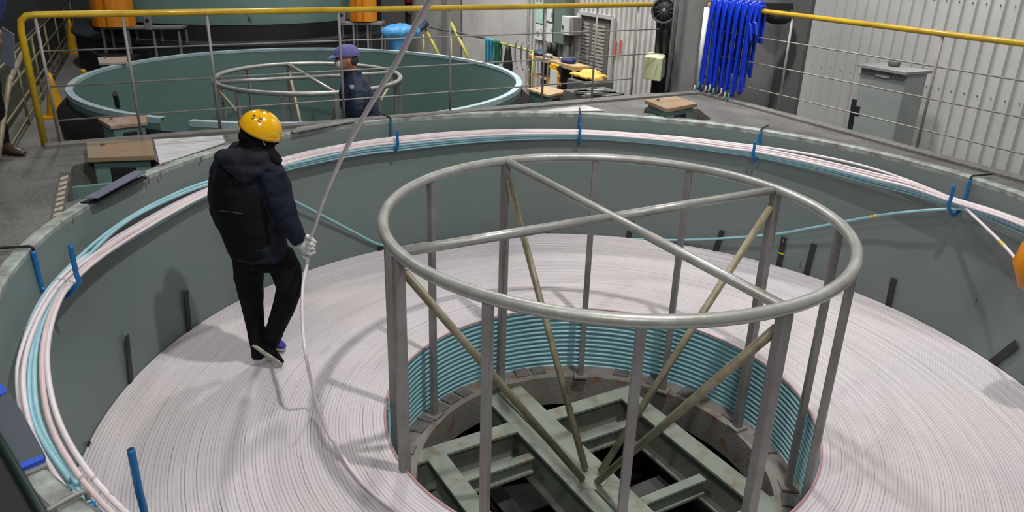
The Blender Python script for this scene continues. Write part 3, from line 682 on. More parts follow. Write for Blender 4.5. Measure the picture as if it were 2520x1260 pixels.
    G.loft([(g(450, 420), .013, .013), (g(540, 440, -.022), .013, .013), (g(615, 465, -.03), .012, .012), (g(655, 480, -.018), .0105, .0105), (g(640, 490, .02), .009, .009)], V((0, 1, 0)), 12)
    G.loft([(g(430, 500), .012, .012), (g(500, 560, -.015), .0125, .0125), (g(580, 585, -.02), .012, .012), (g(640, 560, -.015), .0105, .0105), (g(695, 545, -.01), .008, .008)], V((0, 1, 0)), 12)  # little
    G.loft([(g(400, 470, .03), .015, .015), (g(470, 480, .045), .014, .014), (g(560, 400, .045), .013, .013), (g(620, 330, .035), .011, .011)], V((0, 1, 0)), 12)         # thumb behind the tube
    G.organic('glove', M_glove, t, .0035, 2)
    b = MB(); b.tube(spline([g(405, 640), g(460, 668), g(500, 700), g(505, 760), g(500, 790)], 5), [.006]*5+[.009]*5+[.0115]*5+[.0125]*6, 10)
    b.build('glove_tail', M_glove, t, True)
    # shoes
    def shoe(heel, toe, up, ms, md, so, name):
        f = (toe-heel).normalized(); L = (toe-heel).length; up = (up-f*up.dot(f)).normalized(); s = f.cross(up)
        o = MB(); o.loft([(heel+up*.03, .03, .03), (heel+f*L*.12+up*.045, .036, .042), (heel+f*L*.35+up*.05, .038, .042), (heel+f*L*.6+up*.035, .042, .03), (heel+f*L*.85+up*.025, .04, .022), (toe+up*.02, .022, .014)], s, 16)
        ob = o.organic(name, ms, t, .007, 3)
        o = MB(); o.loft([(heel-f*.005+up*.006, .02, .012), (heel+f*L*.15+up*.006, .036, .013), (heel+f*L*.4+up*.006, .037, .013), (heel+f*L*.7+up*.006, .047, .013), (toe-f*.03+up*.006, .04, .012), (toe+f*.005+up*.008, .018, .01)], s, 16)
        sb = link('sole', mesh(o.v, o.f), so, t); sb.parent = ob; sb.location = (0, 0, 0); tag(sb, 'pale rubber sole')
        return ob
    h1 = Zp(640, 868, ZT)+EZ*.062; h1 = Yp(622, 852, 4.40); t1_ = Zp(692, 900, ZT+.012)
    shoe(h1, t1_, V((.5, .75, .55)), M_blk, None, M_sole, 'shoe')
    tag(shoe(Zp(650, 866, ZT+.012)+V((0, .05, .03)), Zp(700, 862, ZT+.01), V((.0, .2, 1)), M_pur, None, M_sole, 'shoe'), 'purple shoe')
person1()

def standing(name_label, base, F, H, mj, mt, cap=None, shoe_m=M_blk, lean=.04, arm='down', build_head=True):
    t = thing('person', name_label, 'person', tuple(base)); S = V((F.y, -F.x, 0)); B = V(base)
    P = lambda s, f, h: B+S*s+F*f+EZ*h*H
    b = MB()
    b.loft([(P(0, 0, .5), .14, .1), (P(0, .01, .6), .13, .1), (P(0, .02+lean*.5, .72), .16, .11), (P(0, lean, .78), .15, .09), (P(0, lean, .82), .06, .06), (P(0, lean+.03, .875), .055, .055)], S)
    hd = P(0, lean+.055, .925); b.ell(hd, S*.075, F*.093, EZ*.115)
    b.ell(hd+F*.098-EZ*.012, S*.013, F*.02, EZ*.02, 10, 8); b.ell(hd+F*.088-EZ*.055, S*.022, F*.012, EZ*.008, 10, 8)
    for s in (-1, 1):
        b.ell(hd+S*s*.078-EZ*.01, S*.01, F*.018, EZ*.03, 10, 8); b.ell(hd+F*.082+S*s*.03+EZ*.012, S*.012, F*.012, EZ*.008, 10, 8)
        b.loft([(P(s*.17, lean, .77), .035, .035), (P(s*.24, lean+.015, .64), .03, .03), (P(s*.2, .055, .52), .025, .023)], F, 12)
        hw = P(s*.2, lean+.24 if arm != 'down' else .07, .49); b.ell(hw, S*.015, F*.03, EZ*.045, 12, 8)
        for k in range(4): b.tube([hw+F*(.02*(k-1.5))-EZ*.03, hw+F*(.02*(k-1.5))-EZ*.085+S*s*(-.015)], .008, 6)
        b.tube([hw+F*.03, hw+F*.055-EZ*.035], .009, 6)
        b.loft([(P(s*.09, 0, .5), .075, .08), (P(s*.1, .01, .28), .05, .055), (P(s*.1, -.01, .05), .035, .035)], S, 12)
        b.loft([(P(s*.1, -.05, .02), .03, .025), (P(s*.1, .05, .025), .035, .025), (P(s*.1, .15, .015), .03, .015)], S, 12)
    tag(b.organic('body', M_skin, t, .012, 3), 'bare skin of face and hands')
    b = MB(); b.loft([(P(0, 0, .44), .19, .14), (P(0, .01, .55), .2, .15), (P(0, .02+lean*.5, .68), .215, .175), (P(0, lean, .77), .205, .15), (P(0, lean, .815), .14, .11), (P(0, lean+.01, .845), .09, .09), (P(0, lean+.015, .872), .075, .078)], S, 24)
    for s in (-1, 1): b.loft([(P(s*.18, lean, .785), .085, .085), (P(s*.24, lean+.01, .7), .082, .085), (P(s*.25, lean+.02, .62), .062, .065), (P(s*.2, lean+.18 if arm != 'down' else .055, .535), .048, .048)], F)
    b.organic('jacket', mj, t, .012, 4, .018, .08)
    b = MB(); b.loft([(P(0, 0, .53), .17, .13), (P(0, 0, .46), .17, .13)], S)
    for s in (-1, 1): b.loft([(P(s*.09, 0, .5), .09, .1), (P(s*.1, .01, .28), .068, .072), (P(s*.1, -.01, .03), .055, .06)], S)
    b.organic('trousers', mt, t, .012, 4, .012, .09)
    for s in (-1, 1):
        b = MB(); b.loft([(P(s*.1, -.08, .022), .03, .03), (P(s*.1, -.03, .03), .042, .045), (P(s*.1, .06, .024), .045, .035), (P(s*.1, .15, .016), .042, .024), (P(s*.1, .2, .012), .02, .012)], S, 14)
        b.organic('shoe', shoe_m, t, .008, 3)
    if cap:
        hu = (EZ-F*.05).normalized()
        b = MB(); base_ = hd+EZ*.035; nu, nv = 32, 8
        for sc_ in (1,):
            for j in range(nv+1):
                tq = PI/2*j/nv
                for i in range(nu):
                    a = 2*PI*i/nu; b.v.append(base_+math.cos(tq)**.7*(math.cos(a)*F*.118+math.sin(a)*S*.1)+math.sin(tq)*hu*.095)
            b.f = [[j*nu+i, j*nu+(i+1) % nu, (j+1)*nu+(i+1) % nu, (j+1)*nu+i] for j in range(nv) for i in range(nu)]
        b.loft([(base_+F*.08-EZ*.002, .08, .006), (base_+F*.13-EZ*.012, .075, .005), (base_+F*.185-EZ*.03, .04, .004)], S, 16)
        b.build('cap', cap, t, True)
        b = MB(); b.ell(hd+F*.075-EZ*.045, S*.062, F*.04, EZ*.05, 16, 10); tag(b.build('face_mask', M_wht, t, True), 'white face mask')
        b = MB(); b.ell(hd-F*.04-EZ*.01, S*.078, F*.065, EZ*.06, 16, 10); b.build('hair', mat('greying_hair', (58, 54, 50), .8), t, True)
        b = MB(); b.tube([hd+S*.08+F*.0, hd+S*.05+F*.1], .003, 6); b.tube([hd+S*.05+F*.1, hd-S*.05+F*.1], .005, 6); b.build('glasses', M_red, t, True)
    return t, P
# man beyond the railing, on the lower floor, seen from his left side
hb = Yp(868, 106, 7.25); H2 = (hb.z-LF)/1.0
t, P = standing('man in a periwinkle cap, white mask and navy jacket beyond the railing', (hb.x+.11, 7.28, LF), V((-.93, -.37, 0)).normalized(), H2/1.0, M_navy2, M_blk, M_cap, lean=.12)
q = Yp(866, 212, 7.0); b = MB(); b.box(q, V((.02, -.004, 0)), V((0, .003, 0)), EZ*.012); b.box(q+V((.0, 0, -.022)), V((.012, -.003, 0)), V((0, .003, 0)), EZ*.006); tag(b.build('logo', M_wht, t), 'small white chest logo')
# person cut off at the left edge
bl = Zp(8, 388, 0)
t, P = standing('person in dark trousers and brown shoes cut off at the left edge', (bl.x-.10, bl.y+.02, 0), V((.93, -.3, 0)).normalized(), 1.66, M_jblue, M_blk, None, M_shoe)
b = MB(); q = Yp(20, 118, 4.75); b.box(q, V((.045, -.02, -.02)), V((.01, .02, .1))*1, V((.0, .004, 0))); b.build('clipboard', M_plate, None); bpy.data.objects[-1] if False else None
single([o for o in bpy.data.objects if o.name.startswith('clipboard')][0], 'grey clipboard held by the person at the left edge', 'clipboard')

# ================================================================== RAILINGS
def railing(label, path, posts, name='railing', rods=(.66, .415, .17), hand=.905, startbend=None, rodpath=None, endpost=None):
    t = thing(name, label, 'railing', tuple(posts[0]))
    b = MB(); b.tube(path, .0235, 12); tag(b.build('handrail', M_yel, t, True), 'yellow handrail')
    for p in posts:
        b = MB(); b.tube([V((p.x, p.y, 0)), V((p.x, p.y, hand-.02))], .0112, 10); b.build('post', M_steel2, t, True)
    for i, h in enumerate(rods):
        rp = rodpath[i] if rodpath else (posts[0], posts[-1])
        b = MB(); b.tube([V((rp[0].x, rp[0].y, h)), V((rp[1].x, rp[1].y, h))], .0062, 8); b.build('rod', M_steel2, t, True)
    return t
u1 = (railB-railA).normalized()
ends = [Zp(537, 314, 0), Zp(838, 288, 0), Zp(1097, 267, 0), Zp(1335, 253, 0), Zp(1453, 241, 0), Zp(1572, 239, 0)]
on = lambda p: railA+u1*(p-railA).dot(u1)
posts = [on(Zp(150, 365, 0)), on(Zp(350, 340, 0))]+[on(p) for p in ends]
hA = V((railA.x, railA.y, 0))
corner = [hA, hA+EZ*.8, hA+EZ*.87+u1*.012, hA+EZ*.9+u1*.05, hA+EZ*.905+u1*.1, V((on(ends[-1]).x, on(ends[-1]).y, .905))+u1*.16]
railing('long railing with a yellow top pipe between the two tanks', corner, posts, rodpath=[(posts[0], posts[-1]+u1*.3), (posts[0], posts[-1]+u1*.3), (posts[0], posts[-1])])
pr = [railC, railC+dRB*1.15, railC+dRB*2.67, railC+dRB*4.2]
railing('railing with a yellow top pipe at the right, draped with blue hoses', [V((railC.x, railC.y, .905))-dRB*.03, V((railE.x, railE.y, .905))], pr)
b = MB(); q = railC+dRB*.0-u1*.0; b.tube([V((q.x-.03, q.y+.02, .0)), V((q.x-.03, q.y+.02, .88))], .03, 10); single(b.build('white_pipe', M_wht, None, True), 'white vertical pipe beside the blue hoses', 'pipe')

# blue hoses draped over the right railing
def hose(s, lo, back, idx, label, sw=0):
    p = railC+dRB*s; n = -nR if nR.dot(V((-1, -1, 0))) < 0 else nR
    n = V((-.85, -.53, 0)); top = V((p.x, p.y, .905+.0235+.016+.014*(idx % 3)))
    w = random.uniform(-.03, .03)
    f = p+n*(.032+.018*(idx % 3)); bk = p-n*(.045+.02*(idx % 2))
    pts = [V((f.x, f.y, lo))+dRB*w+dRB*sw, V((f.x, f.y, lo*.5+.45))+dRB*w*.6+dRB*sw*.4, V((f.x, f.y, .8)), V((p.x, p.y, top.z))+n*.028, top, V((p.x, p.y, top.z-.008))-n*.03, V((bk.x, bk.y, .8)), V((bk.x, bk.y, max(back, .25)+.15)), V((bk.x, bk.y, back))]
    b = MB(); b.tube(spline(pts, 6), .0155, 8)
    o = b.build('blue_hose', M_blueh, None, True)
    return single(o, label, 'hose', 'blue hoses draped over the right railing')
for i in range(21):
    s = .05+i*.031
    hose(s, random.uniform(.0, .1)+.02, random.uniform(.1, .3), i, 'long blue hose draped over the left end of the right railing', random.uniform(-.02, .03))
for i in range(7):
    hose(.62+i*.022, .62+random.uniform(-.05, .08), .6, i, 'short blue hose hanging from the right of the blue bunch', random.uniform(0, .05))
for i in range(10):
    p = railC+dRB*(.02+i*.06)+V((-.09, -.05, 0)); b = MB(); z = random.uniform(.03, .08)
    b.tube([V((p.x, p.y, z+.05)), V((p.x, p.y, z)), V((p.x-.02, p.y-.01, z-.02))], .01, 6)
    single(b.build('hose_coupling', [M_steel2, M_green, M_black, M_steel2][i % 4], None, True), ['small grey coupling under the hanging blue hoses', 'small green coupling under the hanging blue hoses', 'small black coupling under the hanging blue hoses', 'small grey coupling under the hanging blue hoses'][i % 4], 'coupling', 'couplings under the blue hoses')

# ================================================================== THINGS ON THE DECK
def polyplate(name, pxs, z, th, m, label, cat, group=None, bevel=0):
    b = MB(); b.prism([Zp(*p, z) for p in pxs], -th); return single(b.build(name, m, None, False, bevel), label, cat, group)
polyplate('white_sheet', [(378, 343), (548, 333), (554, 350), (393, 403)], .008, .006, M_paper, 'white streaked sheet lying on the deck behind the worker', 'sheet')
polyplate('white_sheet', [(1310, 274), (1440, 259), (1488, 272), (1420, 273)], .006, .004, M_paper, 'white sheet on the deck at the centre of the far rim', 'sheet')
polyplate('blue_grey_plate', [(205, 487), (330, 420), (360, 421), (240, 486)], .05, .008, M_plate, 'blue-grey plate lying uppermost on the left rim', 'plate', 'loose plates on the left rim')
polyplate('dark_plate', [(197, 497), (235, 484), (356, 430), (362, 436), (238, 498)], .02, .01, M_black, 'dark plate under the blue-grey one on the left rim', 'plate', 'loose plates on the left rim')
polyplate('steel_strip', [(715, 322), (735, 312), (855, 294), (880, 296), (722, 325)], .03, .008, M_grey, 'thin grey strip lying along the far rim beside the hanging tube', 'strip')
# the scored strip on the left deck
t = thing('tread_strip', 'worn strip with pale slanting marks on the left deck', 'tread strip', tuple(Zp(150, 480, 0)))
b = MB(); b.prism([Zp(148, 425, .01), Zp(172, 422, .01), Zp(152, 545, .01), Zp(122, 548, .01)], -.012); b.build('backing', M_dgrey, t)
for i in range(9):
    f = (i+.2)/9; f2 = (i+.75)/9
    L = lambda x0, x1, f: x0+(x1-x0)*f
    b = MB(); b.prism([Zp(L(150, 127, f), L(430, 545, f)+4, .013), Zp(L(168, 149, f), L(428, 543, f), .013), Zp(L(168, 149, f2), L(428, 543, f2), .013), Zp(L(150, 127, f2), L(430, 545, f2)+4, .013)], -.002)
    b.build('pale_mark', mat('pale_wood', (170, 156, 138), .7), t)
# drive stands with rusty tops
def stand(pxs, z, label, mt=M_brown, h=.9, inset=.25, m=M_teal2):
    P = [Zp(*p, z) for p in pxs]; c = sum(P, V())/4
    t = thing('drive_stand', label, 'stand', (c.x, c.y, z-h), 'drive stands around the tanks')
    b = MB(); b.prism(P, -.035); tag(b.build('top_plate', mt, t, False, .004), 'rusty brown top plate')
    b = MB(); Q = [c+(p-c)*.86-EZ*.036 for p in P]; b.prism(Q, -(h-.04)); b.build('housing', m, t, False, .01)
    b = MB(); Q = [c+(p-c)*.4+(P[2]+P[3]-2*c)*.24-EZ*.08 for p in P]; b.prism(Q, -(h*.6)); b.build('motor', M_black, t, False, .01)
    b = MB(); q = c+(P[0]-c)*.5; b.tube([q, q+EZ*.025], .013, 8); b.build('bolt', M_rust, t, True)
    return t
stand([(212, 350), (372, 340), (380, 382), (215, 388)], .05, 'drive stand with a rusty top near the left of the deck', h=1.0)
stand([(1586, 245), (1665, 236), (1717, 254), (1642, 268)], .10, 'drive stand with a rusty top beside the blue hoses', h=.9)
stand([(240, 291), (358, 281), (362, 300), (272, 310)], -.28, 'drive stand with a pale worn top at the left of the empty tank', h=.95, mt=mat('worn_pale_top', (172, 156, 140), .7, 0, (150, 112, 88), 8, .8))
stand([(240, 141), (312, 139), (313, 152), (243, 155)], -.35, 'small far drive stand at the back left of the empty tank', h=.9, mt=mat('worn_pale_top2', (170, 152, 140), .7))
stand([(1296, 217), (1346, 211), (1396, 224), (1350, 234)], -.55, 'drive stand with a tan top by the workbench', h=.72, mt=mat('tan_board', (172, 150, 116), .7, 0, (160, 132, 100), 6, .8))
# pit wall pieces seen through the left opening
b = MB(); b.box(V((-2.75, 4.72, -.42)), V((.22, .12, 0)), V((.0, .02, 0)), EZ*.35); tag(b.build('trim_7', M_teal2), kind='structure')
b = MB(); b.prism([V((-3.0, 4.2, -.35)), V((-2.5, 4.1, -.35)), V((-2.4, 4.75, -.35)), V((-2.95, 4.85, -.35))], -.05); tag(b.build('floor_recess', M_deck2), kind='structure')

# near left corner
b = MB(); b.prism([Zp(-40, 890, .03), Zp(14, 952, .03), Zp(52, 1010, .03), Zp(110, 1117, .03), Zp(46, 1140, .03), Zp(-60, 1000, .03)], -.028); 
t = thing('cover_plate', 'slate grey cover plate with blue taped edges in the near left corner', 'plate', tuple(Zp(40, 1040, .03)))
b.build('plate', M_slate, t)
b = MB(); b.prism([Zp(46, 1140, .034), Zp(106, 1118, .034), Zp(110, 1128, .034), Zp(48, 1154, .034)], -.02); tag(b.build('edge_tape', M_btape, t), 'bright blue tape')
b = MB(); b.prism([Zp(-22, 944, .034), Zp(6, 946, .034), Zp(18, 962, .034), Zp(2, 972, .034), Zp(-20, 968, .034)], -.02); tag(b.build('edge_tape', M_btape, t), 'bright blue tape')
b = MB(); b.prism([Zp(50, 1154, .02), Zp(112, 1130, .02), Zp(118, 1145, .02), Zp(60, 1170, .02)], -.018); single(b.build('steel_channel', M_grey), 'grey steel channel beside the blue taped edge', 'channel')
b = MB(); b.prism([Zp(60, 1172, .001), Zp(118, 1148, .001), Zp(120, 1160, .001), Zp(66, 1186, .001)], .004); single(b.build('rubber_gasket', M_black), 'black gasket strip between channel and pitted plate', 'strip')
b = MB(); b.prism([Zp(68, 1186, .006), Zp(119, 1160, .006), Zp(176, 1203, .006), Zp(124, 1246, .006)], -.008); single(b.build('pitted_plate', mat('pitted_plate', (118, 130, 122), .6, 0, (78, 84, 76), 26, .9, .2, 60, stretch=(1, 3, 1))), 'pitted green-grey plate left of the hook rod', 'plate', 'pitted plates on the near rim')
b = MB(); b.prism([Zp(130, 1262, .006), Zp(182, 1212, .006), Zp(270, 1272, .006), Zp(300, 1330, .006), Zp(190, 1330, .006)], -.008); single(b.build('pitted_plate', MATS['pitted_plate']), 'pitted green-grey plate right of the hook rod', 'plate', 'pitted plates on the near rim')
b = MB(); P0, P1 = Zp(-40, 1020, .1), Zp(118, 1290, .1); d = (P1-P0).normalized(); n_ = V((-d.y, d.x, 0)); n_ = n_ if n_.y < 0 else -n_
t = thing('guard_bar', 'dark green guard bar in the near left corner', 'guard bar', (P0.x, P0.y, 0))
b.prism([P0-d*.3, P1+d*.3, P1+d*.3+n_*.5, P0-d*.3+n_*.5], -.1); b.build('bar_body', M_black, t, False, .01)
b = MB(); b.tube([P0-d*.3+EZ*.008, P1+d*.3+EZ*.008], .012, 8); tag(b.build('edge_bead', M_dkgreen, t, True), 'dark green edge')

# orange roller guide cut off at the right edge
t = thing('guide_horn', 'orange rounded guide at the right edge beside the hung tubes', 'guide', tuple(Zp(2560, 640, -.25)))
c = Zp(2568, 640, -.15); b = MB(); b.loft([(c+V((-.02, .05, .16)), .05, .05), (c+V((0, .03, .10)), .12, .1), (c, .165, .12), (c+V((.03, -.03, -.12)), .15, .1), (c+V((.06, -.05, -.2)), .06, .05)], V((1, 0, 0)), 24); b.build('shell', M_orange, t, True)
a = V((c.x-TCT.x, c.y-TCT.y, 0)).normalized(); b = MB(); b.tube(spline([c+a*.1+EZ*.05, c+a*.2+EZ*.2, TCT+a*(RWT+.1)+EZ*.04, TCT+a*(RWT+.3)+EZ*.03], 5), .02, 8); b.build('mounting_arm', M_steel2, t, True)

# ================================================================== LOWER HALL: left side
def cone(px, py, h, label):
    p = Zp(px, py, LF); t = thing('traffic_cone', label, 'traffic cone', tuple(p), 'yellow traffic cones')
    b = MB(); b.lathe([(.15*h/.7, LF+.03), (.05*h/.7, LF+h*.8), (.022*h/.7, LF+h), (0, LF+h)], p, 24); b.build('cone_body', M_yel2, t, True)
    b = MB(); b.box(p+EZ*.015, V((.19*h/.7, .05, 0)), V((-.05, .19*h/.7, 0)), EZ*.015); b.build('base', M_yel2, t)
    return t
cone(142, 287, .68, 'yellow traffic cone by the left end of the railing, the nearer one')
cone(185, 130, .78, 'yellow traffic cone further back beside the left fence')
# chain barrier bits
for px, py, lb in ((205, 176, 'small yellow knob on the floor left of the empty tank'), (226, 70, 'small yellow knob near the orange column'), (1303, 208, 'yellow knob on the post beside the tan topped stand'), (1385, 246, 'yellow knob low beside the rust sheet')):
    p = Zp(px, py, LF+.3); b = MB(); b.ell(p, V((.05, 0, 0)), V((0, .05, 0)), EZ*.05); b.tube([V((p.x, p.y, LF)), p], .015, 8)
    single(b.build('knobbed_bollard', M_yel2, None, True), lb, 'knob')
# long fence on the left of the lane
f0, f1 = V((-5.6, 7.6, LF)), V((-11.6, 20.6, LF)); fd = (f1-f0)
t = thing('lane_fence', 'weathered yellow pipe fence running back along the left lane', 'fence', tuple(f0))
for i in range(8):
    p = f0+fd*i/7; b = MB(); b.tube([p, p+EZ*1.05], .02, 8); b.build('post', M_brass, t, True)
for h in (1.05, .72, .4, .12):
    b = MB(); b.tube([f0+EZ*h, f1+EZ*h], .015, 8); b.build('rail', M_brass, t, True)
b = MB(); q = f0-E1*.25; b.box(q+fd/2+EZ*.45, fd/2, E1*.02, EZ*.45); b.build('kick_board', mat('dull_board', (96, 100, 92), .7, 0, (70, 72, 64), 2, .8, stretch=(3, 3, .3)), t)
b = MB(); b.tube([Zp(-5, 400, 0)+EZ*.02, Yp(22, 200, 5.4), Yp(55, 130, 6.2)], .02, 8); single(b.build('slanting_pipe', M_brass, None, True), 'pale pipe rail slanting up beside the person at the left edge', 'pipe')
b = MB(); b.box(Yp(45, 45, 22)+V((0, 0, -.1)), E1*.35, E2*.05, EZ*.12); single(b.build('red_box', M_red), 'small red box on the dark wall at the far left', 'box')

# orange columns on grey stands
def ocolumn(px0, px1, pyb, y, taper, label):
    a = Yp(px0, pyb, y); c = Yp(px1, pyb, y); r = (c-a).length/2; m_ = (a+c)/2
    t = thing('orange_column', label, 'column', tuple(m_), 'orange columns beside the big drum')
    b = MB(); b.lathe([(r, m_.z), (r*taper, m_.z+2.6)], m_, 24 if taper < 1 else 4); b.build('shell', M_orange, t, taper < 1)
    b = MB()
    for k in (-.35, .15): b.box(m_+V((r*k, -r*.99, .3)), V((.012, 0, 0)), V((0, .02, 0)), EZ*.3)
    b.build('seam', mat('orange_dark', (170, 92, 10), .5), t)
    return m_, r
m1, r1 = ocolumn(234, 332, 62, 15.2, .85, 'tapered orange column at the far left behind the railing')
m2, r2 = ocolumn(862, 928, 50, 16.6, .999, 'orange column right of the big drum')
def gstand(px0, px1, py, y, hh, label):
    a, c = Yp(px0, py, y), Yp(px1, py, y); z = a.z
    t = thing('steel_platform', label, 'platform', (a.x, a.y, LF), 'grey platforms under the orange columns')
    b = MB(); b.box((a+c)/2-EZ*.02+V((0, .2, 0)), (c-a)/2, V((0, .2, 0)), EZ*.02); b.build('platform_top', M_grey, t)
    n = 4
    for i in range(n):
        for dy in (.03, .37):
            p = a.lerp(c, (i+.05)/(n-.9)); b = MB(); b.box(V((p.x, p.y+dy, (z-.08+LF)/2)), V((.018, 0, 0)), V((0, .018, 0)), EZ*((z-.04-LF)/2)+V((0, 0, .02))); b.build('leg', M_grey, t)
gstand(246, 440, 67, 15.0, 0, 'long grey platform under the left orange column')
gstand(832, 940, 56, 16.4, 0, 'grey platform under the right orange column')
for px, py, lb in ((364, 56, 'grey eye bracket beside the left orange column'), (841, 42, 'grey eye bracket left of the right orange column')):
    c = Yp(px, py, 14.7 if px < 500 else 16); t = thing('eye_bracket', lb, 'bracket', tuple(c-EZ*.15))
    b = MB(); b.box(c, V((.07, 0, 0)), V((0, .03, 0)), EZ*.13); b.build('plate', M_grey, t, False, .02)
    b = MB(); b.tube([c-V((0, .03, -.04)), c-V((0, .034, -.04))], .035, 12); b.build('eye', M_black, t)
# dark base pit left of the drum
p = Zp(245, 92, -.9); b = MB(); b.lathe([(.9, -.75), (.95, -.85), (.6, LF), (0, LF)], (p.x+1.0, p.y, 0), 32); b.lathe([(.0, -.8), (.9, -.75)], (p.x+1.0, p.y, 0), 32)
single(b.build('roller_base', M_black, None, True), 'black rounded roller base under the left orange column', 'base')
b = MB(); q = Zp(205, 118, -.75); b.prism([q+V((0, 0, 0)), Zp(420, 104, -.75), Zp(330, 140, -.75), Zp(260, 145, -.75)], -.5); single(b.build('roller_base', M_black), 'black angular roller base behind the small far stand', 'base')

# blue tarp machine, chain barrier
p = Wp(985, 100, WD-1.6); t = thing('covered_machine', 'small machine under a light blue tarp at the back of the hall', 'machine', (p.x, p.y, LF))
b = MB(); b.ell(V((p.x, p.y, p.z+.18)), E1*.42, E2*.3, EZ*.16); b.ell(V((p.x, p.y, p.z-.12))-E1*.05, E1*.2, E2*.2, EZ*.3); b.organic('tarp', mat('sky_tarp', (74, 150, 206), .5), t, .04, 3, .12, .2)
b = MB(); b.box(V((p.x, p.y, (p.z-.35+LF)/2))+E1*.1, E1*.55, E2*.35, EZ*((p.z-.3-LF)/2)); b.build('machine_body', M_dgrey, t, False, .03)
b = MB(); b.tube([V((p.x, p.y, p.z+.1))+E1*.3, V((p.x, p.y, p.z+.35))+E1*.6], .06, 8); b.build('handle', M_navy2, t, True)
def aframe(px, pt, pb, px2, label, d):
    t0 = Wp(px, pt, d); z0 = Wp(px2, pb, d); t = thing('trestle', label, 'trestle', (t0.x, t0.y, LF), 'yellow trestles holding the barrier chain')
    b = MB(); b.tube([t0, z0], .032, 8); b.build('leg', M_lime, t, True)
    b = MB(); b.tube([V((t0.x, t0.y, t0.z-.2)), V((t0.x, t0.y, LF))], .025, 8); b.build('leg', M_lime, t, True)
aframe(1042, 60, 135, 1080, 'yellow trestle nearer the blue tarp', WD-1.0)
aframe(1110, 56, 150, 1157, 'yellow trestle right of the grey pillar', WD-1.0)
b = MB(); b.tube(spline([Wp(1042, 62, WD-1), Wp(1080, 72, WD-1), Wp(1118, 78, WD-1), Wp(1160, 88, WD-.95), Wp(1196, 94, WD-.8)], 5), .022, 6); single(b.build('barrier_chain', M_dgrey, None, True), 'dark chain strung between the yellow trestles', 'chain')
b = MB(); q = Wp(1003, 5, WD-.16); b.tube([q+EZ*.0, q+EZ*.5], .12, 12); single(b.build('fire_extinguisher', M_red, None, True), 'red extinguisher on the pale far wall', 'fire extinguisher')
b = MB(); q = Wp(1006, 24, WD-.08); b.box(q, E2*.08, E1*.04, EZ*.1); single(b.build('wall_bracket', M_dgrey), 'small dark bracket under the red extinguisher', 'bracket')

# yellow rack with ropes
dr = WD-.75; a, c = Wp(1196, 96, dr), Wp(1313, 92, dr)
t = thing('rope_rack', 'yellow pipe rack with ropes against the pale sheet wall', 'rack', (a.x, a.y, LF))
z = a.z; c = V((c.x, c.y, z))
b = MB(); b.tube([a, c], .017, 8); b.build('top_bar', M_lime, t, True)
for q in (a, c): b = MB(); b.tube([q, V((q.x, q.y, LF))], .017, 8); b.build('post', M_lime, t, True)
def ropes(f, nn, m, L, label, w=.3):
    b = MB(); base = a.lerp(c, f)
    for i in range(nn):
        q = a.lerp(c, f+(i/nn-.5)*w)-E1*.03*(1+i % 2); b.tube(spline([q-EZ*(L*random.uniform(.7, 1)), q-EZ*.2, q+EZ*.03, q+E1*.07-EZ*.1, q+E1*.06-EZ*L*.8], 4), .022, 6)
    return single(b.build('rope_hank', m, None, True), label, 'rope')
ropes(.13, 6, M_cyan, .5, 'hank of cyan ropes on the yellow rack', .18)
ropes(.30, 3, M_green, .46, 'hank of green rope beside the cyan one', .08)
b = MB(); q = a.lerp(c, .5); b.loft([(q+EZ*.02, .03, .03), (q-EZ*.1, .06, .05), (q-EZ*.35, .12, .08), (q-EZ*.6, .11, .08), (q-EZ*.68, .09, .06)], E2, 14); single(b.build('hanging_bag', M_black, None, True), 'black bag hanging from the yellow rack', 'bag')
for i in range(3):
    q = a.lerp(c, .68+.12*i); b = MB(); b.tube(spline([q+EZ*.12, q+EZ*.02-E1*.03, q-EZ*.2+E2*.05, q-EZ*.35-E2*.03], 5), .014, 6)
    single(b.build('rack_hook', M_steel2, None, True), 'thin metal hook dangling at the right of the yellow rack', 'hook', 'metal hooks on the yellow rack')

# posters and cabinet on the far wall
def wallbox(name, pxs, d0, d1, m, label, cat, parent=None, group=None, bev=0):
    (x0, y0), (x1, y1) = pxs
    ym = (y0+y1)/2; s0, s1 = Wp(x0, ym, d0).dot(E2), Wp(x1, ym, d0).dot(E2); xm = (x0+x1)/2; z1, z0 = Wp(xm, y0, d0).z, Wp(xm, y1, d0).z
    b = MB(); c = E1*((d0+d1)/2)+E2*((s0+s1)/2)+EZ*((z0+z1)/2)
    b.box(c, E1*(abs(d1-d0)/2), E2*(abs(s0-s1)/2), EZ*(abs(z1-z0)/2)); o = b.build(name, m, parent, False, bev)
    return o if parent else single(o, label, cat, group)
M_pgrn = mat('poster_green', (150, 186, 168), .6, 0, (176, 204, 190), 3, .8)
M_pwht = mat('poster_white', (206, 208, 206), .6, 0, (120, 124, 128), 7, .6, thr=(.56, .6))
wallbox('poster', [(1318, 6), (1336, 57)], WD-.03, WD-.02, M_pgrn, 'green poster on the pale wall left of the teal cabinet', 'poster')
wallbox('poster', [(1317, 60), (1335, 98)], WD-.03, WD-.02, M_pwht, 'white notice below the green poster', 'poster')
t = thing('control_cabinet', 'teal control cabinet with notices on its side by the louvred door', 'cabinet', tuple(Wp(1365, 100, WD-.3)))
wallbox('body', [(1340, -60), (1390, 104)], WD-.2, WD-.04, mat('cabinet_teal', (98, 112, 108), .5), None, None, t)
for y0, y1 in ((20, 52), (58, 102)):
    A_ = Wp(1326, y0, WD-.5); 
    wallbox('notice', [(1341, y0), (1359, y1)], WD-.212, WD-.202, M_pwht, None, None, t)
wallbox('door_seam', [(1362, -60), (1363, 104)], WD-.206, WD-.20, M_black, None, None, t)
b = MB()
for s in (0, .22): b.tube([Wp(1352+s*60, 106, WD-.3), Wp(1352+s*60, 138, WD-.3)], .045, 8)
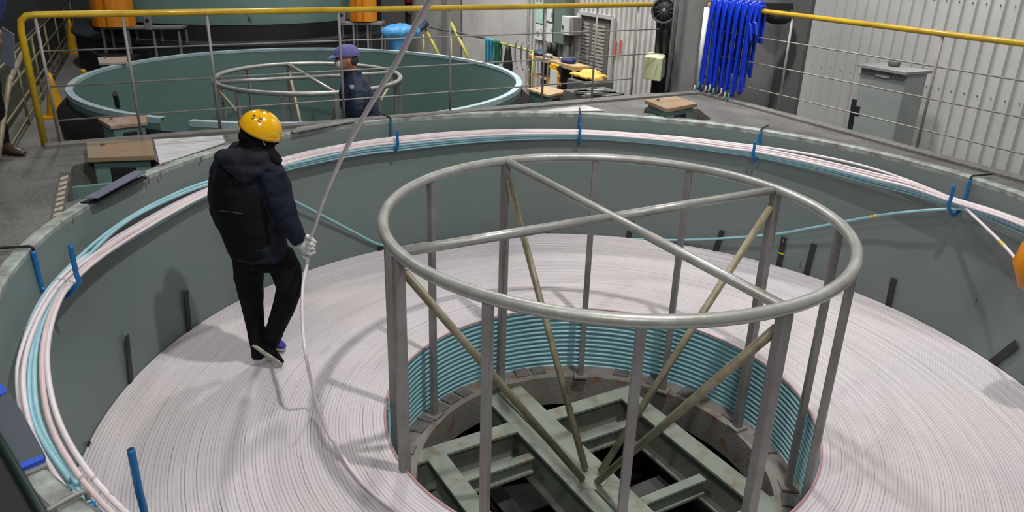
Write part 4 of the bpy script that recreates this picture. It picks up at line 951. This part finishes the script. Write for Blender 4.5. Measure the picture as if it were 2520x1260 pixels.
single(b.build('cable_duct', M_black, None, True), 'black cables dropping under the teal cabinet', 'cable')
t = thing('switch_box', 'light grey switch box left of the louvred door', 'switch box', tuple(Wp(1390, 85, WD-.15)))
wallbox('case', [(1381, 40), (1400, 86)], WD-.25, WD-.05, mat('light_grey_case', (190, 192, 188), .5), None, None, t, bev=.01)
wallbox('side_panel', [(1400, 42), (1410, 86)], WD-.22, WD-.05, M_grey, None, None, t)
wallbox('handle', [(1382, 62), (1384, 70)], WD-.27, WD-.25, M_dgrey, None, None, t)
wallbox('conduit', [(1386, 88), (1392, 150)], WD-.1, WD-.04, M_wht, 'white conduit dropping below the switch box', 'conduit')
# louvred door
def Lbox(name, x0, y0, x1, y1, d0, d1, m, parent=None): return wallbox(name, [(x0, y0), (x1, y1)], d0, d1, m, None, None, parent)
dt = tag(Lbox('door_1', 1424, 44, 1496, 200, WD-.02, WD+.02, M_dgrey), kind='structure')
for k in ('label', 'category'): 
    if k in dt: del dt[k]
for nm, bb in (('door_frame', (1414, 32, 1424, 200)), ('door_frame', (1424, 33, 1504, 42)), ('door_frame', (1497, 42, 1504, 232))):
    q = Lbox(nm, *bb, WD-.05, WD, mat('frame_grey', (158, 158, 156), .5), None); q.parent = dt
    for k in ('label', 'category'): 
        if k in q: del q[k]
A_ = Wp(1424, 50, WD); B_ = Wp(1496, 50, WD); s0, s1 = A_.dot(E2), B_.dot(E2); zt, zb = A_.z, LF+.25
b = MB(); nn = 24
for lo, hi in ((.06, .46), (.56, .97)):
    for i in range(nn):
        z = zb+(zt-zb)*(i+.5)/nn; c = E1*(WD-.045)+E2*(s0+(s1-s0)*(lo+hi)/2)+EZ*z
        b.box(c+E1*.03, E1*.010, E2*((s1-s0)*(hi-lo)/2), EZ*.017)
o = b.build('louvres', mat('louvre_grey', (142, 140, 132), .5)); o.parent = dt
# two red bars on the white wall
for x in (1513, 1525): wallbox('red_bar', [(x-1.5, 98), (x+1.5, 138)], WD-.03, WD-.015, mat('faded_red', (180, 84, 78), .6), 'slim red bar on the ribbed wall, one of two upright ones', 'bar', None, 'slim red bars on the ribbed wall')

# workbench
P1, P2 = Wp(1300, 140, 6.5), Wp(1412, 158, 6.5); z = (P1.z+P2.z)/2; P1.z = P2.z = z; dd = (P2-P1); ux = dd.normalized(); uy = V((-ux.y, ux.x, 0)); uy = uy if uy.y > 0 else -uy
t = thing('workbench', 'cluttered wooden topped workbench with shelves before the louvred door', 'workbench', (P1.x, P1.y, LF))
b = MB(); b.box((P1+P2)/2+uy*.15-EZ*.03, dd/2, uy*.15, EZ*.03); b.build('worktop', mat('bench_wood', (176, 152, 116), .7, 0, (150, 122, 90), 6, .8), t)
for f in (.02, .45, .98):
    for g in (.03, .27):
        b = MB(); q = P1+dd*f+uy*g; b.box(V((q.x, q.y, (z-.06+LF)/2)), ux*.025, uy*.025, EZ*((z-.06-LF)/2)); b.build('leg', M_steel2, t)
b = MB(); b.box(P1+dd*.22+uy*.15+EZ*(-.33), dd*.2, uy*.13, EZ*.012); b.build('shelf', mat('shelf_wood', (170, 140, 112), .7), t)
b = MB(); b.box(P1+dd*.5+uy*.27+EZ*(-.4), dd*.49, uy*.01, EZ*.38); b.build('back_panel', M_black, t)
for f, m, lb, sz in ((.1, M_navy2, 'dark blue cloth heap on the left end of the workbench', .12), (.3, M_steel2, 'grey tool heap on the workbench', .07), (.72, M_jblue, 'blue cloth on the right of the workbench', .11), (.6, M_wht, 'crumpled white rag on the workbench', .06)):
    b = MB(); q = P1+dd*f+uy*.15+EZ*.03; b.ell(q, ux*sz*1.4, uy*sz, EZ*sz*.55); b.ell(q+ux*sz*.7, ux*sz*.6, uy*sz*.7, EZ*sz*.35)
    b.organic('cloth_heap', m, None, .02, 2, .04, .05); o = [x for x in bpy.data.objects if x.name.startswith('cloth_heap')]; single(sorted(o, key=lambda x: x.name)[-1], lb, 'cloth')
t = thing('warning_bag', 'yellow and black bag with a white sheet hung on the workbench front', 'bag', tuple(Zp(1376, 180, -.8)))
q = P1+dd*.66-uy*.03+EZ*(-.28); b = MB(); b.box(q, ux*.19, uy*.02, EZ*.26); b.build('bag_body', mat('hazard', (228, 168, 16), .6, 0, (34, 34, 34), 9, 1, thr=(.5, .52)), t, False, .02)
b = MB(); b.box(q-uy*.025+EZ*.0, ux*.11, uy*.004, EZ*.16); b.build('white_label', M_wht, t)
# dark bin with yellow cloth
q1 = Zp(1398, 235, LF); b = MB(); c = P2+ux*.30+uy*.12; b.box(V((c.x, c.y, LF+.42)), ux*.27, uy*.25, EZ*.42)
single(b.build('dark_bin', mat('bin_dark', (70, 74, 72), .6), None, False, .02), 'dark grey bin under the yellow cloth at the end of the workbench', 'bin')
b = MB(); k = V((c.x, c.y, LF+.90))-ux*.06; b.box(k, ux*.24, uy*.2, EZ*.02); b.ell(k+ux*.05+EZ*.04, ux*.17, uy*.16, EZ*.05); b.ell(k+ux*.27-EZ*.06, ux*.05, uy*.1, EZ*.1)
b.organic('yellow_cloth', mat('yellow_cloth', (206, 164, 76), .75), None, .02, 2, .05, .08); single([x for x in bpy.data.objects if x.name.startswith('yellow_cloth')][0], 'yellow cloth draped over the dark bin', 'cloth')
# rust sheets and scrap on the lower floor
polyplate('rust_sheet', [(1408, 216), (1425, 214), (1488, 238), (1480, 248), (1405, 247)], -.62, .5, M_terr, 'rust orange steel sheet box behind the railing', 'sheet')
for i in range(7):
    p = Zp(1440+i*11+random.uniform(-4, 4), 222+i*2.2, -.45); b = MB(); a_ = random.uniform(-.5, .5)
    b.box(p, (E1*math.cos(a_)+E2*math.sin(a_))*random.uniform(.15, .3), (E2*math.cos(a_)-E1*math.sin(a_))*.05, EZ*.015)
    single(b.build('scrap_strip', [M_dgrey, M_grey, M_black][i % 3]), ['dark grey scrap strip in the heap behind the railing', 'light grey scrap strip in the heap behind the railing', 'black scrap strip in the heap behind the railing'][i % 3], 'scrap', 'scrap strips heaped behind the railing')
b = MB(); pz_ = Zp(1485, 232, -.48); b.box(pz_-EZ*.4, E1*.35, E2*.5, EZ*.4); single(b.build('scrap_crate', M_dgrey), 'dark crate carrying the scrap strips', 'crate')

# fan, cream box, black panel by the pillar
t = thing('wall_fan', 'black round fan on a bracket beside the grey pillar', 'fan', tuple(Yp(1634, 60, 8.5)))
c = Yp(1634, 26, 8.45); ax = V((-.25, -.95, -.1)).normalized(); u_ = ax.orthogonal().normalized(); v_ = ax.cross(u_)
b = MB(); b.tube([c+u_*.125*math.cos(2*PI*i/28)+v_*.125*math.sin(2*PI*i/28) for i in range(28)], .012, 8, True); tag(b.build('guard_ring', M_dgrey, t, True), 'grey guard ring')
b = MB()
for k in range(12):
    a_ = 2*PI*k/12; b.tube([c+(u_*math.cos(a_)+v_*math.sin(a_))*.02, c+(u_*math.cos(a_)+v_*math.sin(a_))*.12], .003, 5)
b.build('guard_wires', M_dgrey, t, True)
b = MB(); b.tube([c, c-ax*.12], .115, 20); b.tube([c-ax*.12, c-ax*.2], .05, 12); b.build('housing', M_black, t, True)
b = MB(); b.ell(c+ax*.005, u_*.022, v_*.022, ax*.012, 12, 8); b.build('hub', M_grey, t, True)
b = MB(); b.tube([Yp(1634, 50, 8.55), Yp(1640, 140, 8.6)], .035, 8); b.tube([Yp(1618, 55, 8.55), Yp(1620, 128, 8.6)], .02, 8); b.build('bracket', M_black, t, True)
t = thing('junction_box', 'cream enamel box on the pillar side under the fan', 'junction box', tuple(Yp(1620, 165, 8.5)))
A_, B_, D_ = Yp(1592, 136, 8.45), Yp(1636, 142, 8.35), Yp(1592, 192, 8.45)
b = MB(); c = (A_+B_)/2+EZ*((D_.z-A_.z)/2); b.box(c+V((.02, .12, 0)), (B_-A_)/2, V((.055, .19, 0)), EZ*((A_.z-D_.z)/2)); b.build('case', M_cream, t, False, .008)
b = MB(); b.box(c-V((.0, .075, 0))+(B_-A_)*.38, V((.008, 0, 0)), V((0, .004, 0)), EZ*.03); b.build('latch', M_dgrey, t)
b = MB(); c = Yp(1636, 110, 8.75); b.box(V((c.x, c.y, .3)), V((.11, .03, 0)), V((0, .03, 0)), EZ*1.0); single(b.build('backing_board', M_black), 'black backing board behind the fan and cream box', 'board')
for k, (x, y) in enumerate(((1652, 8.35), (1660, 8.4))):
    b = MB(); b.tube([V((Yp(x, 100, y).x-.02*k, y, 0.0)), V((Yp(x, 100, y).x+.0, y, 2.0))], .014, 8); single(b.build('conduit', M_grey, None, True), ['grey conduit nearer the cream box', 'grey conduit nearer the big pillar'][k], 'conduit')
# overhead bracket over the hoses
b = MB(); A_, B_ = Yp(1742, 14, 8.55), Yp(1948, 16, 9.0); b.box((A_+B_)/2, (B_-A_)/2, V((0, .06, 0)), EZ*.035); single(b.build('overhead_bracket', M_black), 'dark horizontal bracket above the blue hoses', 'bracket')
b = MB(); c = Yp(1915, 40, 8.95); b.ell(c, V((.17, 0, 0)), V((0, .1, 0)), EZ*.09); single(b.build('lamp_reflector', M_black, None, True), 'dark shade hanging below the overhead bracket', 'lamp')

# cabinet beyond the right railing
t = thing('wall_cabinet', 'grey upright cabinet standing beyond the right railing', 'cabinet', (3.6, 7.3, LF))
dC = 6.62; A_, B_ = Wp(2120, 166, dC), Wp(2233, 182, dC); s0, s1 = A_.dot(E2), B_.dot(E2); zt = (A_.z+B_.z)/2
M_cab = mat('cabinet_grey', (142, 146, 144), .45, 0, (130, 140, 136), 2, .8)
b = MB(); c = E1*(dC+.15)+E2*((s0+s1)/2)+EZ*((zt+LF)/2); b.box(c, E1*.15, E2*((s0-s1)/2), EZ*((zt-LF)/2)); b.build('body', M_cab, t, False, .01)
b = MB(); b.box(E1*(dC+.14)+E2*((s0+s1)/2)+EZ*(zt+.012), E1*.19, E2*((s0-s1)/2+.02), EZ*.012); b.build('top', M_grey, t)
b = MB(); q = Wp(2172, 187, dC-.01); b.box(q, E2*.075, E1*.004, EZ*.012); tag(b.build('name_plate', M_wht, t), 'small white plate')
b = MB(); b.ell(E1*(dC+.2)+E2*((s0+s1)/2+.05)+EZ*(zt+.05), E1*.05, E2*.06, EZ*.05); tag(b.build('lifting_eye', M_dgrey, t, True), 'grey lug on top')
for x0, y0, x1, y1, lb in ((2103, 245, 2090, 328, 'black bar leaning left of the grey cabinet'), (2111, 262, 2106, 286, 'short black bar beside the longer one by the cabinet')):
    b = MB(); b.box((Wp(x0, y0, 6.3)+Wp(x1, y1, 6.3))/2, (Wp(x0, y0, 6.3)-Wp(x1, y1, 6.3))/2, E2*.022, E1*.01); single(b.build('black_bar', M_black), lb, 'bar')
# rows of screws on the wall
b = MB()
for row_px in ((1978, 156), (2330, 1)):
    q = Wp(*row_px); s0 = q.dot(E2)
    for i in range(-6, 34):
        s = s0-.13*i
        if s < 2 or s > 6.3: continue
        c = E1*(WD-.004)+E2*s+EZ*q.z; b.ell(c, E2*.007, E1*.005, EZ*.007, 8, 6)
sc = b.build('wall_screws', M_dgrey, bpy.data.objects['wall_right'], True)

for o in bpy.data.objects:
    if '_o' in o: del o['_o']
